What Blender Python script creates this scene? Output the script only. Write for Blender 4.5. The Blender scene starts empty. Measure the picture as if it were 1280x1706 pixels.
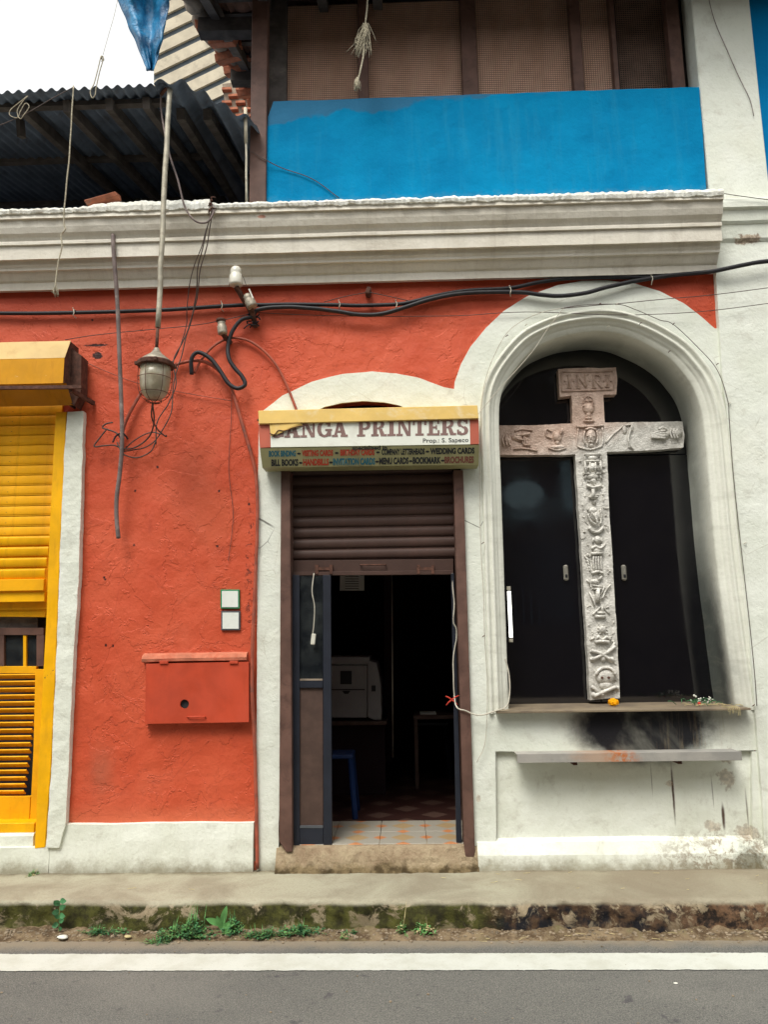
import bpy, bmesh, math, random
from mathutils import Vector, Matrix, noise, geometry
R = math.radians
random.seed(11)
scene = bpy.context.scene
COL = scene.collection

# ------------------------------------------------------------------ camera
FPX, IW, IH = 1260.0, 1280.0, 1706.0
PITCH, YAW, ROLL = R(9.3), R(1.3), R(0.9)
DIST, EYE = 5.0, 1.43
f0 = Vector((-math.sin(YAW), math.cos(YAW), 0)); r0 = Vector((math.cos(YAW), math.sin(YAW), 0)); up = Vector((0, 0, 1))
fw = f0*math.cos(PITCH) + up*math.sin(PITCH)
u0 = -f0*math.sin(PITCH) + up*math.cos(PITCH)
rt = r0*math.cos(ROLL) - u0*math.sin(ROLL)
uv = u0*math.cos(ROLL) + r0*math.sin(ROLL)
CP = Vector((0, -DIST, EYE))
cam = bpy.data.cameras.new('camera'); camo = bpy.data.objects.new('camera', cam); COL.objects.link(camo)
camo.matrix_world = Matrix(((rt.x, uv.x, -fw.x, CP.x), (rt.y, uv.y, -fw.y, CP.y), (rt.z, uv.z, -fw.z, CP.z), (0, 0, 0, 1)))
cam.sensor_fit = 'VERTICAL'; cam.sensor_height = 24.0; cam.lens = 24.0*FPX/IH
cam.clip_start = 0.05; cam.clip_end = 500
scene.camera = camo

# ------------------------------------------------------------------ light: bright overcast
SUN_EL, SUN_AZ = R(58), R(204)      # behind the camera, a little to its left
w = bpy.data.worlds.new('World'); scene.world = w; w.use_nodes = True
wn = w.node_tree; wn.nodes.clear()
sky = wn.nodes.new('ShaderNodeTexSky'); sky.sky_type = 'NISHITA'; sky.sun_disc = False
sky.sun_elevation = SUN_EL; sky.sun_rotation = SUN_AZ; sky.air_density = 1.0; sky.dust_density = 6.0; sky.ozone_density = 1.0
hs = wn.nodes.new('ShaderNodeHueSaturation'); hs.inputs['Saturation'].default_value = 0.22
bg = wn.nodes.new('ShaderNodeBackground'); bg.inputs['Strength'].default_value = 0.15
wo = wn.nodes.new('ShaderNodeOutputWorld')
mx = wn.nodes.new('ShaderNodeMix'); mx.data_type = 'RGBA'; mx.inputs[0].default_value = 0.72; mx.inputs[7].default_value = (4.6, 4.6, 4.5, 1)   # an even cloud layer
wn.links.new(sky.outputs[0], hs.inputs['Color']); wn.links.new(hs.outputs[0], mx.inputs[6]); wn.links.new(mx.outputs[2], bg.inputs[0]); wn.links.new(bg.outputs[0], wo.inputs[0])
sl = bpy.data.lights.new('sun', 'SUN'); sl.energy = 1.5; sl.angle = R(24); sl.color = (1.0, 0.965, 0.9)
so = bpy.data.objects.new('sun', sl); COL.objects.link(so)
sd = Vector((math.sin(SUN_AZ)*math.cos(SUN_EL), math.cos(SUN_AZ)*math.cos(SUN_EL), math.sin(SUN_EL)))
so.rotation_euler = (-sd).to_track_quat('-Z', 'Y').to_euler(); so.location = sd*20
scene.view_settings.view_transform = 'Standard'; scene.view_settings.look = 'None'
scene.view_settings.exposure = 0.90; scene.view_settings.gamma = 1.0; scene.view_settings.use_curve_mapping = False

# ------------------------------------------------------------------ pixel -> place
def ray(px, py): return fw + rt*((px-IW/2)/FPX) + uv*((IH/2-py)/FPX)
def W(px, py, y=0.0):
    d = ray(px, py); return CP + d*((y-CP.y)/d.y)
def G(px, py, z=0.0):
    d = ray(px, py); return CP + d*((z-CP.z)/d.z)
def RP(px, py, p0, n):
    d = ray(px, py); return CP + d*((p0-CP).dot(n)/d.dot(n))

# ------------------------------------------------------------------ object helpers
def tag(o, label=None, cat=None, group=None, kind=None):
    if label: o['label'] = label
    if cat: o['category'] = cat
    if group: o['group'] = group
    if kind: o['kind'] = kind
    return o
def empty(name, loc, label=None, cat=None, group=None):
    o = bpy.data.objects.new(name, None); COL.objects.link(o); o.location = loc; o.empty_display_size = 0.1
    return tag(o, label, cat, group)
def link(name, me, parent=None, kind=None):
    o = bpy.data.objects.new(name, me); COL.objects.link(o)
    if parent is not None:
        o.parent = parent
        m = Matrix.Identity(4); p = parent
        while p is not None:
            m = Matrix.LocRotScale(p.location, p.rotation_euler, p.scale) @ m if p.parent is None else (p.matrix_parent_inverse @ Matrix.LocRotScale(p.location, p.rotation_euler, p.scale)) @ m
            p = p.parent
        o.matrix_parent_inverse = m.inverted()
    if kind: o['kind'] = kind
    return o
def fin(bm, name, mat, parent=None, smooth=False, kind=None, recalc=True):
    if recalc: bmesh.ops.recalc_face_normals(bm, faces=bm.faces)
    me = bpy.data.meshes.new(name); bm.to_mesh(me); bm.free()
    if smooth:
        for p in me.polygons: p.use_smooth = True
    for m in (mat if isinstance(mat, (list, tuple)) else [mat]): me.materials.append(m)
    return link(name, me, parent, kind)
def add_box(bm, a, b, rot=None, bev=0.0):
    a = Vector(a); b = Vector(b); c = (a+b)/2; s = b-a
    r = bmesh.ops.create_cube(bm, size=1.0)
    vs = r['verts']
    for v in vs:
        v.co = Vector((v.co.x*s.x, v.co.y*s.y, v.co.z*s.z))
    if bev > 0:
        es = list({e for v in vs for e in v.link_edges})
        rr = bmesh.ops.bevel(bm, geom=es, offset=bev, segments=1, affect='EDGES')
        vs = list({v for f in rr['faces'] for v in f.verts} | {v for v in vs if v.is_valid})
    for v in vs:
        if rot is not None: v.co = rot @ v.co
        v.co += c
    return vs
def add_beam(bm, p0, p1, wd, ht, upv=Vector((0, 0, 1)), wob=0.0):
    p0 = Vector(p0); p1 = Vector(p1); d = (p1-p0).normalized()
    s = d.cross(upv)
    if s.length < 1e-4: s = d.cross(Vector((0, 1, 0)))
    s.normalize(); u = s.cross(d).normalized()
    n = 1 if wob == 0 else 6
    rings = []
    for i in range(n+1):
        c = p0.lerp(p1, i/n)
        if wob: c = c + s*random.uniform(-wob, wob) + u*random.uniform(-wob, wob)
        rings.append([bm.verts.new(c + s*(sx*wd/2) + u*(su*ht/2)) for sx, su in ((-1, -1), (1, -1), (1, 1), (-1, 1))])
    for a, b in zip(rings[:-1], rings[1:]):
        for k in range(4): bm.faces.new((a[k], a[(k+1) % 4], b[(k+1) % 4], b[k]))
    bm.faces.new(rings[0]); bm.faces.new(rings[-1])
def smooth_path(pts, sub=6):
    pts = [Vector(p) for p in pts]
    if len(pts) < 3 or sub <= 1: return pts
    P = [pts[0]*2-pts[1]] + pts + [pts[-1]*2-pts[-2]]
    out = []
    for i in range(1, len(P)-2):
        a, b, c, d = P[i-1], P[i], P[i+1], P[i+2]
        for k in range(sub):
            t = k/sub
            out.append(0.5*((2*b) + (c-a)*t + (2*a-5*b+4*c-d)*t*t + (3*b-a-3*c+d)*t**3))
    out.append(pts[-1]); return out
def add_tube(bm, pts, r, seg=8, sub=6, wob=0.0, rfun=None):
    pts = smooth_path(pts, sub)
    if wob:
        pts = [p + Vector((noise.noise(p*6+Vector((3, 0, 0))), noise.noise(p*6+Vector((0, 9, 0))), noise.noise(p*6+Vector((0, 0, 5)))))*wob for p in pts]
    n = len(pts); prev = None; rings = []
    for i, p in enumerate(pts):
        t = (pts[min(i+1, n-1)]-pts[max(i-1, 0)])
        if t.length < 1e-9: t = Vector((0, 0, 1))
        t.normalize()
        if prev is None:
            s = t.cross(Vector((0, 1, 0)));
            if s.length < 1e-3: s = t.cross(Vector((1, 0, 0)))
        else: s = prev - t*prev.dot(t)
        s.normalize(); prev = s; q = t.cross(s)
        rr = r if rfun is None else r*rfun(i/(n-1))
        rings.append([bm.verts.new(p + (s*math.cos(a)+q*math.sin(a))*rr) for a in (2*math.pi*k/seg for k in range(seg))])
    for a, b in zip(rings[:-1], rings[1:]):
        for k in range(seg): bm.faces.new((a[k], a[(k+1) % seg], b[(k+1) % seg], b[k]))
    bm.faces.new(rings[0]); bm.faces.new(rings[-1])
def tube(name, pts, r, mat, parent=None, seg=8, sub=6, wob=0.0, label=None, cat=None, group=None):
    bm = bmesh.new(); add_tube(bm, pts, r, seg, sub, wob)
    return tag(fin(bm, name, mat, parent, smooth=True), label, cat, group)
def add_lathe(bm, base, prof, seg=20, axis=Vector((0, 0, 1))):
    q = Vector((0, 0, 1)).rotation_difference(axis)
    rings = []
    for r_, h in prof:
        rings.append([bm.verts.new(Vector(base) + q @ Vector((r_*math.cos(a), r_*math.sin(a), h))) for a in (2*math.pi*k/seg for k in range(seg))])
    for a, b in zip(rings[:-1], rings[1:]):
        for k in range(seg): bm.faces.new((a[k], a[(k+1) % seg], b[(k+1) % seg], b[k]))
    bm.faces.new(rings[0]); bm.faces.new(rings[-1])
def subdiv2(pts, step, jit, closed=True, seed=0):
    out = []; n = len(pts)
    for i in range(n if closed else n-1):
        a = pts[i]; b = pts[(i+1) % n]; L = (b-a).length; k = max(1, int(L/step))
        for j in range(k):
            p = a.lerp(b, j/k)
            if jit:
                q = Vector((p.x*9+seed, p.y*9, seed)); q2 = q*5
                p = p + Vector((noise.noise(q)+.5*noise.noise(q2), noise.noise(q+Vector((7, 3, 1)))+.5*noise.noise(q2+Vector((2, 2, 2)))))*jit
            out.append(p)
    return out
def sheet(name, outer, y, thick, mat, parent=None, holes=(), jit=0.0, step=0.05, grid=0.0, disp=0.0, seed=0, world=False, dfun=None, smooth=False):
    """flat plaster/board piece: outline in photo pixels thrown on the plane y, front face there, body going back by thick"""
    def cv(l):
        if world: return [Vector((p[0], p[1])) for p in l]
        r_ = []
        for p in l:
            q = W(p[0], p[1], y); r_.append(Vector((q.x, q.z)))
        return r_
    loops = [cv(outer)] + [cv(h) for h in holes]
    if jit or grid: loops = [subdiv2(l, step, jit, seed=seed) for l in loops]
    vs = []; es = []
    for l in loops:
        b = len(vs); vs += l; es += [(b+i, b+(i+1) % len(l)) for i in range(len(l))]
    if grid:
        x0 = min(v.x for v in loops[0]); x1 = max(v.x for v in loops[0]); z0 = min(v.y for v in loops[0]); z1 = max(v.y for v in loops[0])
        nx = int((x1-x0)/grid); nz = int((z1-z0)/grid)
        for i in range(nx+1):
            for j in range(nz+1):
                vs.append(Vector((x0+(i+.5+random.uniform(-.2, .2))*grid, z0+(j+.5+random.uniform(-.2, .2))*grid)))
    ov, oe, of, _, _, _ = geometry.delaunay_2d_cdt(vs, es, [], 0, 1e-6)
    def inside(p, l):
        c = False; j = l[-1]
        for q in l:
            if (q.y > p.y) != (j.y > p.y) and p.x < (j.x-q.x)*(p.y-q.y)/(j.y-q.y)+q.x: c = not c
            j = q
        return c
    keep = []
    for f in of:
        p = (ov[f[0]]+ov[f[1]]+ov[f[2]])/3
        if inside(p, loops[0]) and not any(inside(p, l) for l in loops[1:]): keep.append(f)
    of = keep
    bm = bmesh.new(); bv = []
    for p in ov:
        d = 0.0
        if disp:
            d = disp*(noise.noise(Vector((p.x*3, p.y*3, seed))) + .6*noise.noise(Vector((p.x*11, p.y*11, seed+4))) + .35*noise.noise(Vector((p.x*31, p.y*31, seed+9))))
        if dfun: d += dfun(p.x, p.y)
        bv.append(bm.verts.new((p.x, y+d, p.y)))
    for f in of:
        try: bm.faces.new([bv[i] for i in f])
        except ValueError: pass
    for v in list(bm.verts):
        if not v.link_faces: bm.verts.remove(v)
    bm.normal_update()
    for f in bm.faces:
        if f.normal.y > 0: f.normal_flip()
    if thick:
        be = [e for e in bm.edges if len(e.link_faces) == 1]; mp = {}
        for e in be:
            for v in e.verts:
                if v not in mp: mp[v] = bm.verts.new((v.co.x, y+thick, v.co.z))
        for e in be:
            a, b = e.verts; bm.faces.new((a, b, mp[b], mp[a]))
        bmesh.ops.recalc_face_normals(bm, faces=bm.faces)
        bm.normal_update()
        # open back: make sure the front faces look at the street
        s = sum(f.normal.y*f.calc_area() for f in bm.faces if len(f.verts) == 3)
        if s > 0:
            for f in bm.faces: f.normal_flip()
    return fin(bm, name, mat, parent, smooth=smooth, recalc=False)

# ------------------------------------------------------------------ material helper
def rgb(r, g, b):     # 0-255 sRGB -> linear
    f = lambda c: (c/255/12.92) if c <= 10 else ((c/255+.055)/1.055)**2.4
    return (f(r), f(g), f(b), 1.0)
class NT:
    def __init__(s, name, rough=0.85, spec=0.3, metal=0.0):
        s.m = bpy.data.materials.new(name); s.m.use_nodes = True; s.t = s.m.node_tree; s.t.nodes.clear()
        s.o = s.t.nodes.new('ShaderNodeOutputMaterial'); s.b = s.t.nodes.new('ShaderNodeBsdfPrincipled')
        s.t.links.new(s.b.outputs[0], s.o.inputs[0])
        s.b.inputs['Roughness'].default_value = rough; s.b.inputs['Metallic'].default_value = metal
        s.b.inputs['Specular IOR Level'].default_value = spec
        s.tc = s.t.nodes.new('ShaderNodeTexCoord').outputs['Object']
        s.sep = None
    def L(s, a, b): s.t.links.new(a, b)
    def set(s, sock, v):
        if hasattr(v, 'node'): s.L(v, sock)
        else: sock.default_value = v
    def xyz(s, i):
        if s.sep is None:
            s.sep = s.t.nodes.new('ShaderNodeSeparateXYZ'); s.L(s.tc, s.sep.inputs[0])
        return s.sep.outputs[i]
    def map(s, sc=(1, 1, 1), rot=(0, 0, 0), loc=(0, 0, 0)):
        n = s.t.nodes.new('ShaderNodeMapping'); n.inputs['Scale'].default_value = sc; n.inputs['Rotation'].default_value = rot; n.inputs['Location'].default_value = loc
        s.L(s.tc, n.inputs[0]); return n.outputs[0]
    def noise(s, sc, det=4, rough=.55, dist=0.0, vec=None):
        n = s.t.nodes.new('ShaderNodeTexNoise'); n.inputs['Scale'].default_value = sc; n.inputs['Detail'].default_value = det
        n.inputs['Roughness'].default_value = rough; n.inputs['Distortion'].default_value = dist
        s.L(vec if vec is not None else s.tc, n.inputs['Vector']); return n.outputs['Fac']
    def vor(s, sc, feat='F1', vec=None, out='Distance'):
        n = s.t.nodes.new('ShaderNodeTexVoronoi'); n.feature = feat; n.inputs['Scale'].default_value = sc
        s.L(vec if vec is not None else s.tc, n.inputs['Vector']); return n.outputs[out]
    def ma(s, op, a, b=0.0, c=0.0, clamp=False):
        n = s.t.nodes.new('ShaderNodeMath'); n.operation = op; n.use_clamp = clamp
        s.set(n.inputs[0], a); s.set(n.inputs[1], b); s.set(n.inputs[2], c); return n.outputs[0]
    def rng(s, v, a, b, c=0.0, d=1.0):
        n = s.t.nodes.new('ShaderNodeMapRange'); n.interpolation_type = 'SMOOTHSTEP'; n.clamp = True
        s.set(n.inputs[0], v); n.inputs[1].default_value = a; n.inputs[2].default_value = b; n.inputs[3].default_value = c; n.inputs[4].default_value = d
        return n.outputs[0]
    def mix(s, fac, a, b, mode='MIX'):
        n = s.t.nodes.new('ShaderNodeMix'); n.data_type = 'RGBA'; n.blend_type = mode
        s.set(n.inputs[0], fac); s.set(n.inputs[6], a); s.set(n.inputs[7], b); return n.outputs[2]
    def blob(s, cx, cz, rx, rz, soft=0.5, nz=0.5, nsc=9.0, cy=None, ry=1.0):
        """1 inside an uneven patch round (cx, cz), 0 outside"""
        dx = s.ma('DIVIDE', s.ma('SUBTRACT', s.xyz(0), cx), rx); dz = s.ma('DIVIDE', s.ma('SUBTRACT', s.xyz(2), cz), rz)
        d = s.ma('ADD', s.ma('MULTIPLY', dx, dx), s.ma('MULTIPLY', dz, dz))
        if cy is not None:
            dy = s.ma('DIVIDE', s.ma('SUBTRACT', s.xyz(1), cy), ry); d = s.ma('ADD', d, s.ma('MULTIPLY', dy, dy))
        d = s.ma('SQRT', d)
        d = s.ma('ADD', d, s.ma('MULTIPLY', s.ma('SUBTRACT', s.noise(nsc, 6, .65), .5), nz*2))
        return s.rng(d, 1.0+soft*.5, 1.0-soft)
    def bump(s, h, strength=.5, dist=.01, prev=None):
        n = s.t.nodes.new('ShaderNodeBump'); n.inputs['Strength'].default_value = strength; n.inputs['Distance'].default_value = dist
        s.set(n.inputs['Height'], h)
        if prev is not None: s.L(prev, n.inputs['Normal'])
        return n.outputs[0]
    def done(s, col=None, bump=None, rough=None):
        if col is not None: s.set(s.b.inputs['Base Color'], col)
        if bump is not None: s.L(bump, s.b.inputs['Normal'])
        if rough is not None: s.set(s.b.inputs['Roughness'], rough)
        return s.m
def simple(name, c, rough=.6, spec=.4, metal=0.0, var=.25, sc=12, bump=.0, bsc=60, dirt=None, damt=.5):
    n = NT(name, rough, spec, metal)
    c = Vector(c[:3])
    a = tuple(c*(1-var))+(1,); b = tuple(c*(1+var*.6))+(1,)
    col = n.mix(n.rng(n.noise(sc, 5), .3, .7), a, b)
    if dirt is not None: col = n.mix(n.ma('MULTIPLY', n.rng(n.noise(sc*.6+3, 7, .7, .6), .5, .72), damt), col, dirt)
    bp = n.bump(n.noise(bsc, 5), bump, .004) if bump else None
    return n.done(col, bp)
def chipped(name, base, chip, under, rough=.5):
    n = NT(name, rough, .25)
    b = Vector(base[:3]); col = n.mix(n.rng(n.noise(4, 6, .6, .3), .3, .7), tuple(b*.84)+(1,), tuple(b*1.08)+(1,))
    col = n.mix(n.ma('MULTIPLY', n.rng(n.noise(1.0, 6, .7, .2, n.map((14, 4, 2.5))), .52, .72), .4), col, chip)
    m1 = n.rng(n.noise(16, 8, .78, .3), .645, .67); col = n.mix(n.ma('MULTIPLY', m1, .85), col, under)
    return n.done(col, n.bump(n.ma('SUBTRACT', n.ma('MULTIPLY', n.noise(30, 5), .5), m1), .35, .003), n.rng(n.noise(7, 5), .3, .7, rough-.08, rough+.2))
def plaster(name, c1, c2, dark, rough=.85, bump=.5, spec=.25, darkamt=.35, masks=None, patchy=0, lightc=None):
    n = NT(name, rough, spec)
    col = n.mix(n.rng(n.noise(2.2, 6, .6), .32, .68), c1, c2)
    col = n.mix(n.ma('MULTIPLY', n.rng(n.noise(7, 8, .7, .4), .52, .75), darkamt), col, dark)
    col = n.mix(n.ma('MULTIPLY', n.rng(n.noise(55, 4, .6), .55, .8), darkamt*.6), col, dark)
    if masks: col = masks(n, col)
    h = n.ma('ADD', n.ma('MULTIPLY', n.noise(5, 5, .5), 1.3), n.ma('MULTIPLY', n.noise(45, 6, .6), .35))
    bp = n.bump(h, bump, .018)
    if patchy:
        st = n.ma('ADD', n.rng(n.noise(2.6, 6, .62, .4), .50, .515), n.rng(n.noise(4.4, 7, .66, .8), .57, .58))
        bp = n.bump(st, .5 if patchy > .3 else .16, .007, bp)
        ck = n.ma('MULTIPLY', n.rng(n.vor(2.2, 'DISTANCE_TO_EDGE', n.map((1, 1, .8), (0, .3, 0))), .006, .001), n.rng(n.noise(1.9, 3), .52, .60))
        bp = n.bump(ck, -.8 if patchy > .3 else -.3, .01, bp)
        col = n.mix(n.ma('MULTIPLY', ck, .45), col, dark)
        col = n.mix(n.ma('MULTIPLY', n.rng(n.noise(1.1, 5, .6, .6), .5, .7), patchy), col, lightc if lightc else c2)
    return n.done(col, bp)

M = {}
def w3(px, py, y=0): return W(px, py, y)
def mk_red(n, c):
    # worn grey brush patch, old paler repaint square, dusty top of base
    p = w3(168, 1285); c = n.mix(n.ma('MULTIPLY', n.blob(p.x, p.z, .09, .17, 1.0, .6), .28), c, rgb(120, 100, 80))
    p = w3(355, 865); c = n.mix(n.ma('MULTIPLY', n.blob(p.x, p.z, .16, .22, .5, .25), .5), c, rgb(204, 96, 62))
    p = w3(160, 575); c = n.mix(n.blob(p.x, p.z, .09, .010, .3, .9, 30), c, rgb(50, 22, 16))
    p = w3(162, 592); c = n.mix(n.blob(p.x, p.z, .035, .03, .3, .9, 40), c, rgb(50, 22, 16))
    p = w3(417, 960); c = n.mix(n.ma('MULTIPLY', n.ma('MULTIPLY', n.blob(p.x, p.z, .035, .6, .5, .5, 9), n.rng(n.noise(24, 5, .7, .6), .54, .60)), .85), c, rgb(92, 36, 26))
    p = w3(240, 470); c = n.mix(n.ma('MULTIPLY', n.rng(n.xyz(2), p.z-.5, p.z+.05), .38), c, rgb(140, 42, 26))  # soft cornice shade painted in: red deepens towards the top
    p = w3(290, 1370); c = n.mix(n.ma('MULTIPLY', n.rng(n.xyz(2), p.z+.14, p.z+.02), .35), c, rgb(206, 120, 84))
    for (px, py) in ((225, 818), (175, 965), (176, 1075), (223, 908), (365, 818), (362, 910), (188, 1076), (415, 840), (430, 700), (173, 962), (262, 778), (153, 533)):
        p = w3(px, py); c = n.mix(n.blob(p.x, p.z, .009, .010, .5, .9, 70), c, rgb(45, 22, 18))
    return c
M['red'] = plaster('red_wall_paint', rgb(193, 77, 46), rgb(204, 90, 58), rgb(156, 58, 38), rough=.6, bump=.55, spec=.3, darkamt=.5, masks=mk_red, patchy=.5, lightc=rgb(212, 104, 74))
def mk_white(n, c):
    # soot below the niche sill, rust drips, damp at the bottom right
    p = w3(985, 1200); c = n.mix(n.ma('MULTIPLY', n.blob(p.x, p.z, .20, .14, .9, .5, 7), .7), c, rgb(110, 96, 84))
    p = w3(1210, 1205); c = n.mix(n.ma('MULTIPLY', n.blob(p.x, p.z, .22, .17, .9, .5, 8), .5), c, rgb(120, 112, 98))
    for px, py, rz, rx, a in ((1124, 1322, .17, .008, .95), (1208, 1362, .08, .011, .95), (1248, 1350, .12, .006, .6), (1088, 1300, .1, .003, .5), (1190, 1320, .1, .004, .5)):
        p = w3(px, py); c = n.mix(n.ma('MULTIPLY', n.blob(p.x, p.z, rx, rz, .6, .35, 18), a), c, rgb(70, 45, 32))
    for px, py, rx, rz, a in ((1212, 1298, .05, .06, .5), (1190, 1378, .06, .035, .5), (1245, 1388, .07, .04, .5), (1118, 1306, .03, .02, .5), (1215, 1262, .05, .05, .55), (1240, 405, .09, .035, .8), (797, 1330, .015, .03, .5)):
        p = w3(px, py); c = n.mix(n.ma('MULTIPLY', n.blob(p.x, p.z, rx, rz, .25, 1.1, 20), a), c, n.mix(n.rng(n.noise(40, 5, .7), .4, .6), rgb(120, 92, 70), rgb(190, 168, 142)))
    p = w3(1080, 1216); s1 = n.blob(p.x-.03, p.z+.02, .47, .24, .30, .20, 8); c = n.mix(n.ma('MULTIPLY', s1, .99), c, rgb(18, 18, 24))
    st = n.noise(1.0, 6, .7, 0, n.map((26, 1, 2.0)))        # vertical streaks near the niche's lower right
    p = w3(1215, 1425); c = n.mix(n.ma('MULTIPLY', n.ma('MULTIPLY', n.blob(p.x, p.z, .5, .16, .6, .5), n.rng(n.noise(18, 7, .75, .4), .45, .58)), .75), c, rgb(126, 108, 86))
    p = w3(1245, 1440); c = n.mix(n.ma('MULTIPLY', n.blob(p.x, p.z, .12, .12, .5, .9, 22), .7), c, rgb(74, 74, 60))
    p = w3(1180, 1300); c = n.mix(n.ma('MULTIPLY', n.ma('MULTIPLY', n.blob(p.x, p.z, .36, .55, .6, .3), n.rng(st, .50, .68)), n.rng(n.xyz(2), w3(1180, 1240).z, w3(1180, 1262).z, .5, .05)), c, rgb(128, 112, 88))
    # hairline cracks on the jambs
    for px, py, rx, rz in ((434, 880, .03, .06), (790, 870, .05, .02)):
        p = w3(px, py); e = n.rng(n.vor(5, 'DISTANCE_TO_EDGE', n.map((1, 1, .55))), .012, .003)
        c = n.mix(n.ma('MULTIPLY', n.ma('MULTIPLY', e, n.blob(p.x, p.z, rx*3, rz*3, .5, .3)), .8), c, rgb(70, 66, 60))
    # grime creeping up from the pavement
    g = n.ma('ADD', n.xyz(2), n.ma('MULTIPLY', n.ma('SUBTRACT', n.noise(10, 7, .7), .5), .22))
    c = n.mix(n.ma('MULTIPLY', n.rng(g, .10, -.02), .75), c, rgb(122, 112, 84))
    return c
M['white'] = plaster('white_wall_paint', rgb(216, 220, 206), rgb(226, 229, 218), rgb(176, 172, 156), bump=.5, darkamt=.42, masks=mk_white, patchy=.25, lightc=rgb(222, 220, 200))
M['whiteb'] = plaster('whitewash_rough', rgb(216, 219, 204), rgb(228, 231, 219), rgb(168, 162, 146), bump=.5, darkamt=.5, masks=mk_white)
def mk_corn(n, c):
    st = n.noise(1.0, 7, .7, .3, n.map((2.2, 2, 16)))
    c = n.mix(n.ma('MULTIPLY', n.rng(st, .5, .75), .32), c, rgb(150, 138, 124))
    st = n.noise(1.0, 6, .7, .0, n.map((22, 2, 2)))
    c = n.mix(n.ma('MULTIPLY', n.rng(st, .5, .7), .16), c, rgb(150, 138, 122))
    for px, py in ((438, 366), (848, 482), (1210, 308)):
        p = w3(px, py, -.2); c = n.mix(n.ma('MULTIPLY', n.blob(p.x, p.z, .03, .012, .4, .5, 30), .7), c, rgb(190, 110, 80))
    return c
M['cornice'] = plaster('cornice_limewash', rgb(210, 204, 188), rgb(224, 219, 205), rgb(160, 150, 136), bump=.5, darkamt=.4, masks=mk_corn)
M['lip'] = plaster('cornice_top_plaster', rgb(234, 236, 228), rgb(222, 220, 208), rgb(170, 160, 142), bump=1.0, darkamt=.5)
def mk_blue(n, c):
    g = n.ma('ADD', n.xyz(2), n.ma('MULTIPLY', n.ma('SUBTRACT', n.noise(2.6, 7, .6), .5), .30))
    g = n.ma('SUBTRACT', g, n.ma('MULTIPLY', n.xyz(0), .085))
    st = n.noise(1.0, 6, .65, .2, n.map((11, 1, 1.1)))
    c = n.mix(n.ma('MULTIPLY', n.rng(st, .5, .72), .35), c, rgb(40, 140, 178))
    p = w3(800, 330, -.06); g2 = n.ma('ADD', n.xyz(2), n.ma('MULTIPLY', n.ma('SUBTRACT', n.noise(14, 7, .7), .5), .16))
    c = n.mix(n.ma('MULTIPLY', n.rng(g2, p.z+.06, p.z-.01), .4), c, rgb(90, 140, 160))
    p = w3(640, 181, -.06); c = n.mix(n.ma('MULTIPLY', n.rng(g, p.z-.01, p.z+.02), .85), c, rgb(58, 112, 146))
    return c
M['blue'] = plaster('blue_wall_paint', rgb(0, 120, 168), rgb(2, 134, 182), rgb(0, 104, 150), rough=.8, bump=.4, darkamt=.35, spec=.06, masks=mk_blue)
M['blue2'] = plaster('blue_wall_paint_plain', rgb(0, 112, 170), rgb(0, 122, 178), rgb(0, 90, 140), rough=.8, bump=.3, darkamt=.2, spec=.06)
def mk_niche(n, c):
    # candle soot on the right reveal; s2 greys the recess with depth
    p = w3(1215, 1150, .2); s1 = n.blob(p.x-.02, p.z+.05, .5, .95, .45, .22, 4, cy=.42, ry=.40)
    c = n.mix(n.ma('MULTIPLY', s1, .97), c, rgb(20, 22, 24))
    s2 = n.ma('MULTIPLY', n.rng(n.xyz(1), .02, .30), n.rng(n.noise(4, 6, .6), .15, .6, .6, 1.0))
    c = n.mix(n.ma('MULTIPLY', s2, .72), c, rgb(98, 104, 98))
    st = n.noise(1.0, 5, .6, 0, n.map((3, 3, 14)))
    return n.mix(n.ma('MULTIPLY', n.rng(st, .5, .7), .22), c, rgb(150, 148, 132))
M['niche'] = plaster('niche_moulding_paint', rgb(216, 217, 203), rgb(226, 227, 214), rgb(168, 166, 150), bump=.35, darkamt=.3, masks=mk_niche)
M['yellow'] = simple('yellow_gloss_paint', rgb(242, 178, 4), .5, .2, var=.12, sc=5, bump=.15, bsc=30, dirt=rgb(170, 110, 20), damt=.35)
M['yellow_old'] = simple('yellow_dull_paint', rgb(234, 168, 4), .6, .15, var=.15, sc=4, bump=.2, bsc=40, dirt=rgb(150, 98, 20), damt=.45)
M['yellow'] = chipped('yellow_gloss_paint', rgb(242, 178, 4), rgb(176, 118, 24), rgb(120, 84, 44), .5)
M['yellow_old'] = chipped('yellow_dull_paint', rgb(234, 168, 4), rgb(150, 98, 20), rgb(104, 76, 44), .6)
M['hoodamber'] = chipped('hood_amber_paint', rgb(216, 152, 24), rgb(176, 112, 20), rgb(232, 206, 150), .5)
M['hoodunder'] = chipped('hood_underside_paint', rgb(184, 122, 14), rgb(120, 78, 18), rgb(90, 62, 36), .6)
M['hoodtop'] = simple('faded_cream_tin', rgb(196, 166, 104), .5, .3, var=.12, sc=5, dirt=rgb(170, 130, 66), damt=.5)
M['brown'] = simple('brown_shutter_paint', rgb(74, 55, 48), .55, .25, var=.15, sc=4, bump=.1, bsc=40, dirt=rgb(98, 70, 62), damt=.3)
M['brownwood'] = simple('brown_painted_wood', rgb(100, 74, 64), .6, .3, var=.25, sc=9, bump=.3, bsc=30, dirt=rgb(60, 40, 36), damt=.6)
M['navy'] = simple('dark_blue_door_paint', rgb(32, 36, 46), .5, .4, var=.2, sc=9, bump=.1)
M['panelwood'] = simple('brown_door_panel', rgb(82, 64, 56), .6, .3, var=.2, sc=14, bump=.2, bsc=50)
M['darkwood'] = simple('old_dark_wood', rgb(88, 82, 78), .85, .2, var=.35, sc=9, bump=.5, bsc=40, dirt=rgb(128, 120, 108), damt=.45)
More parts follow.
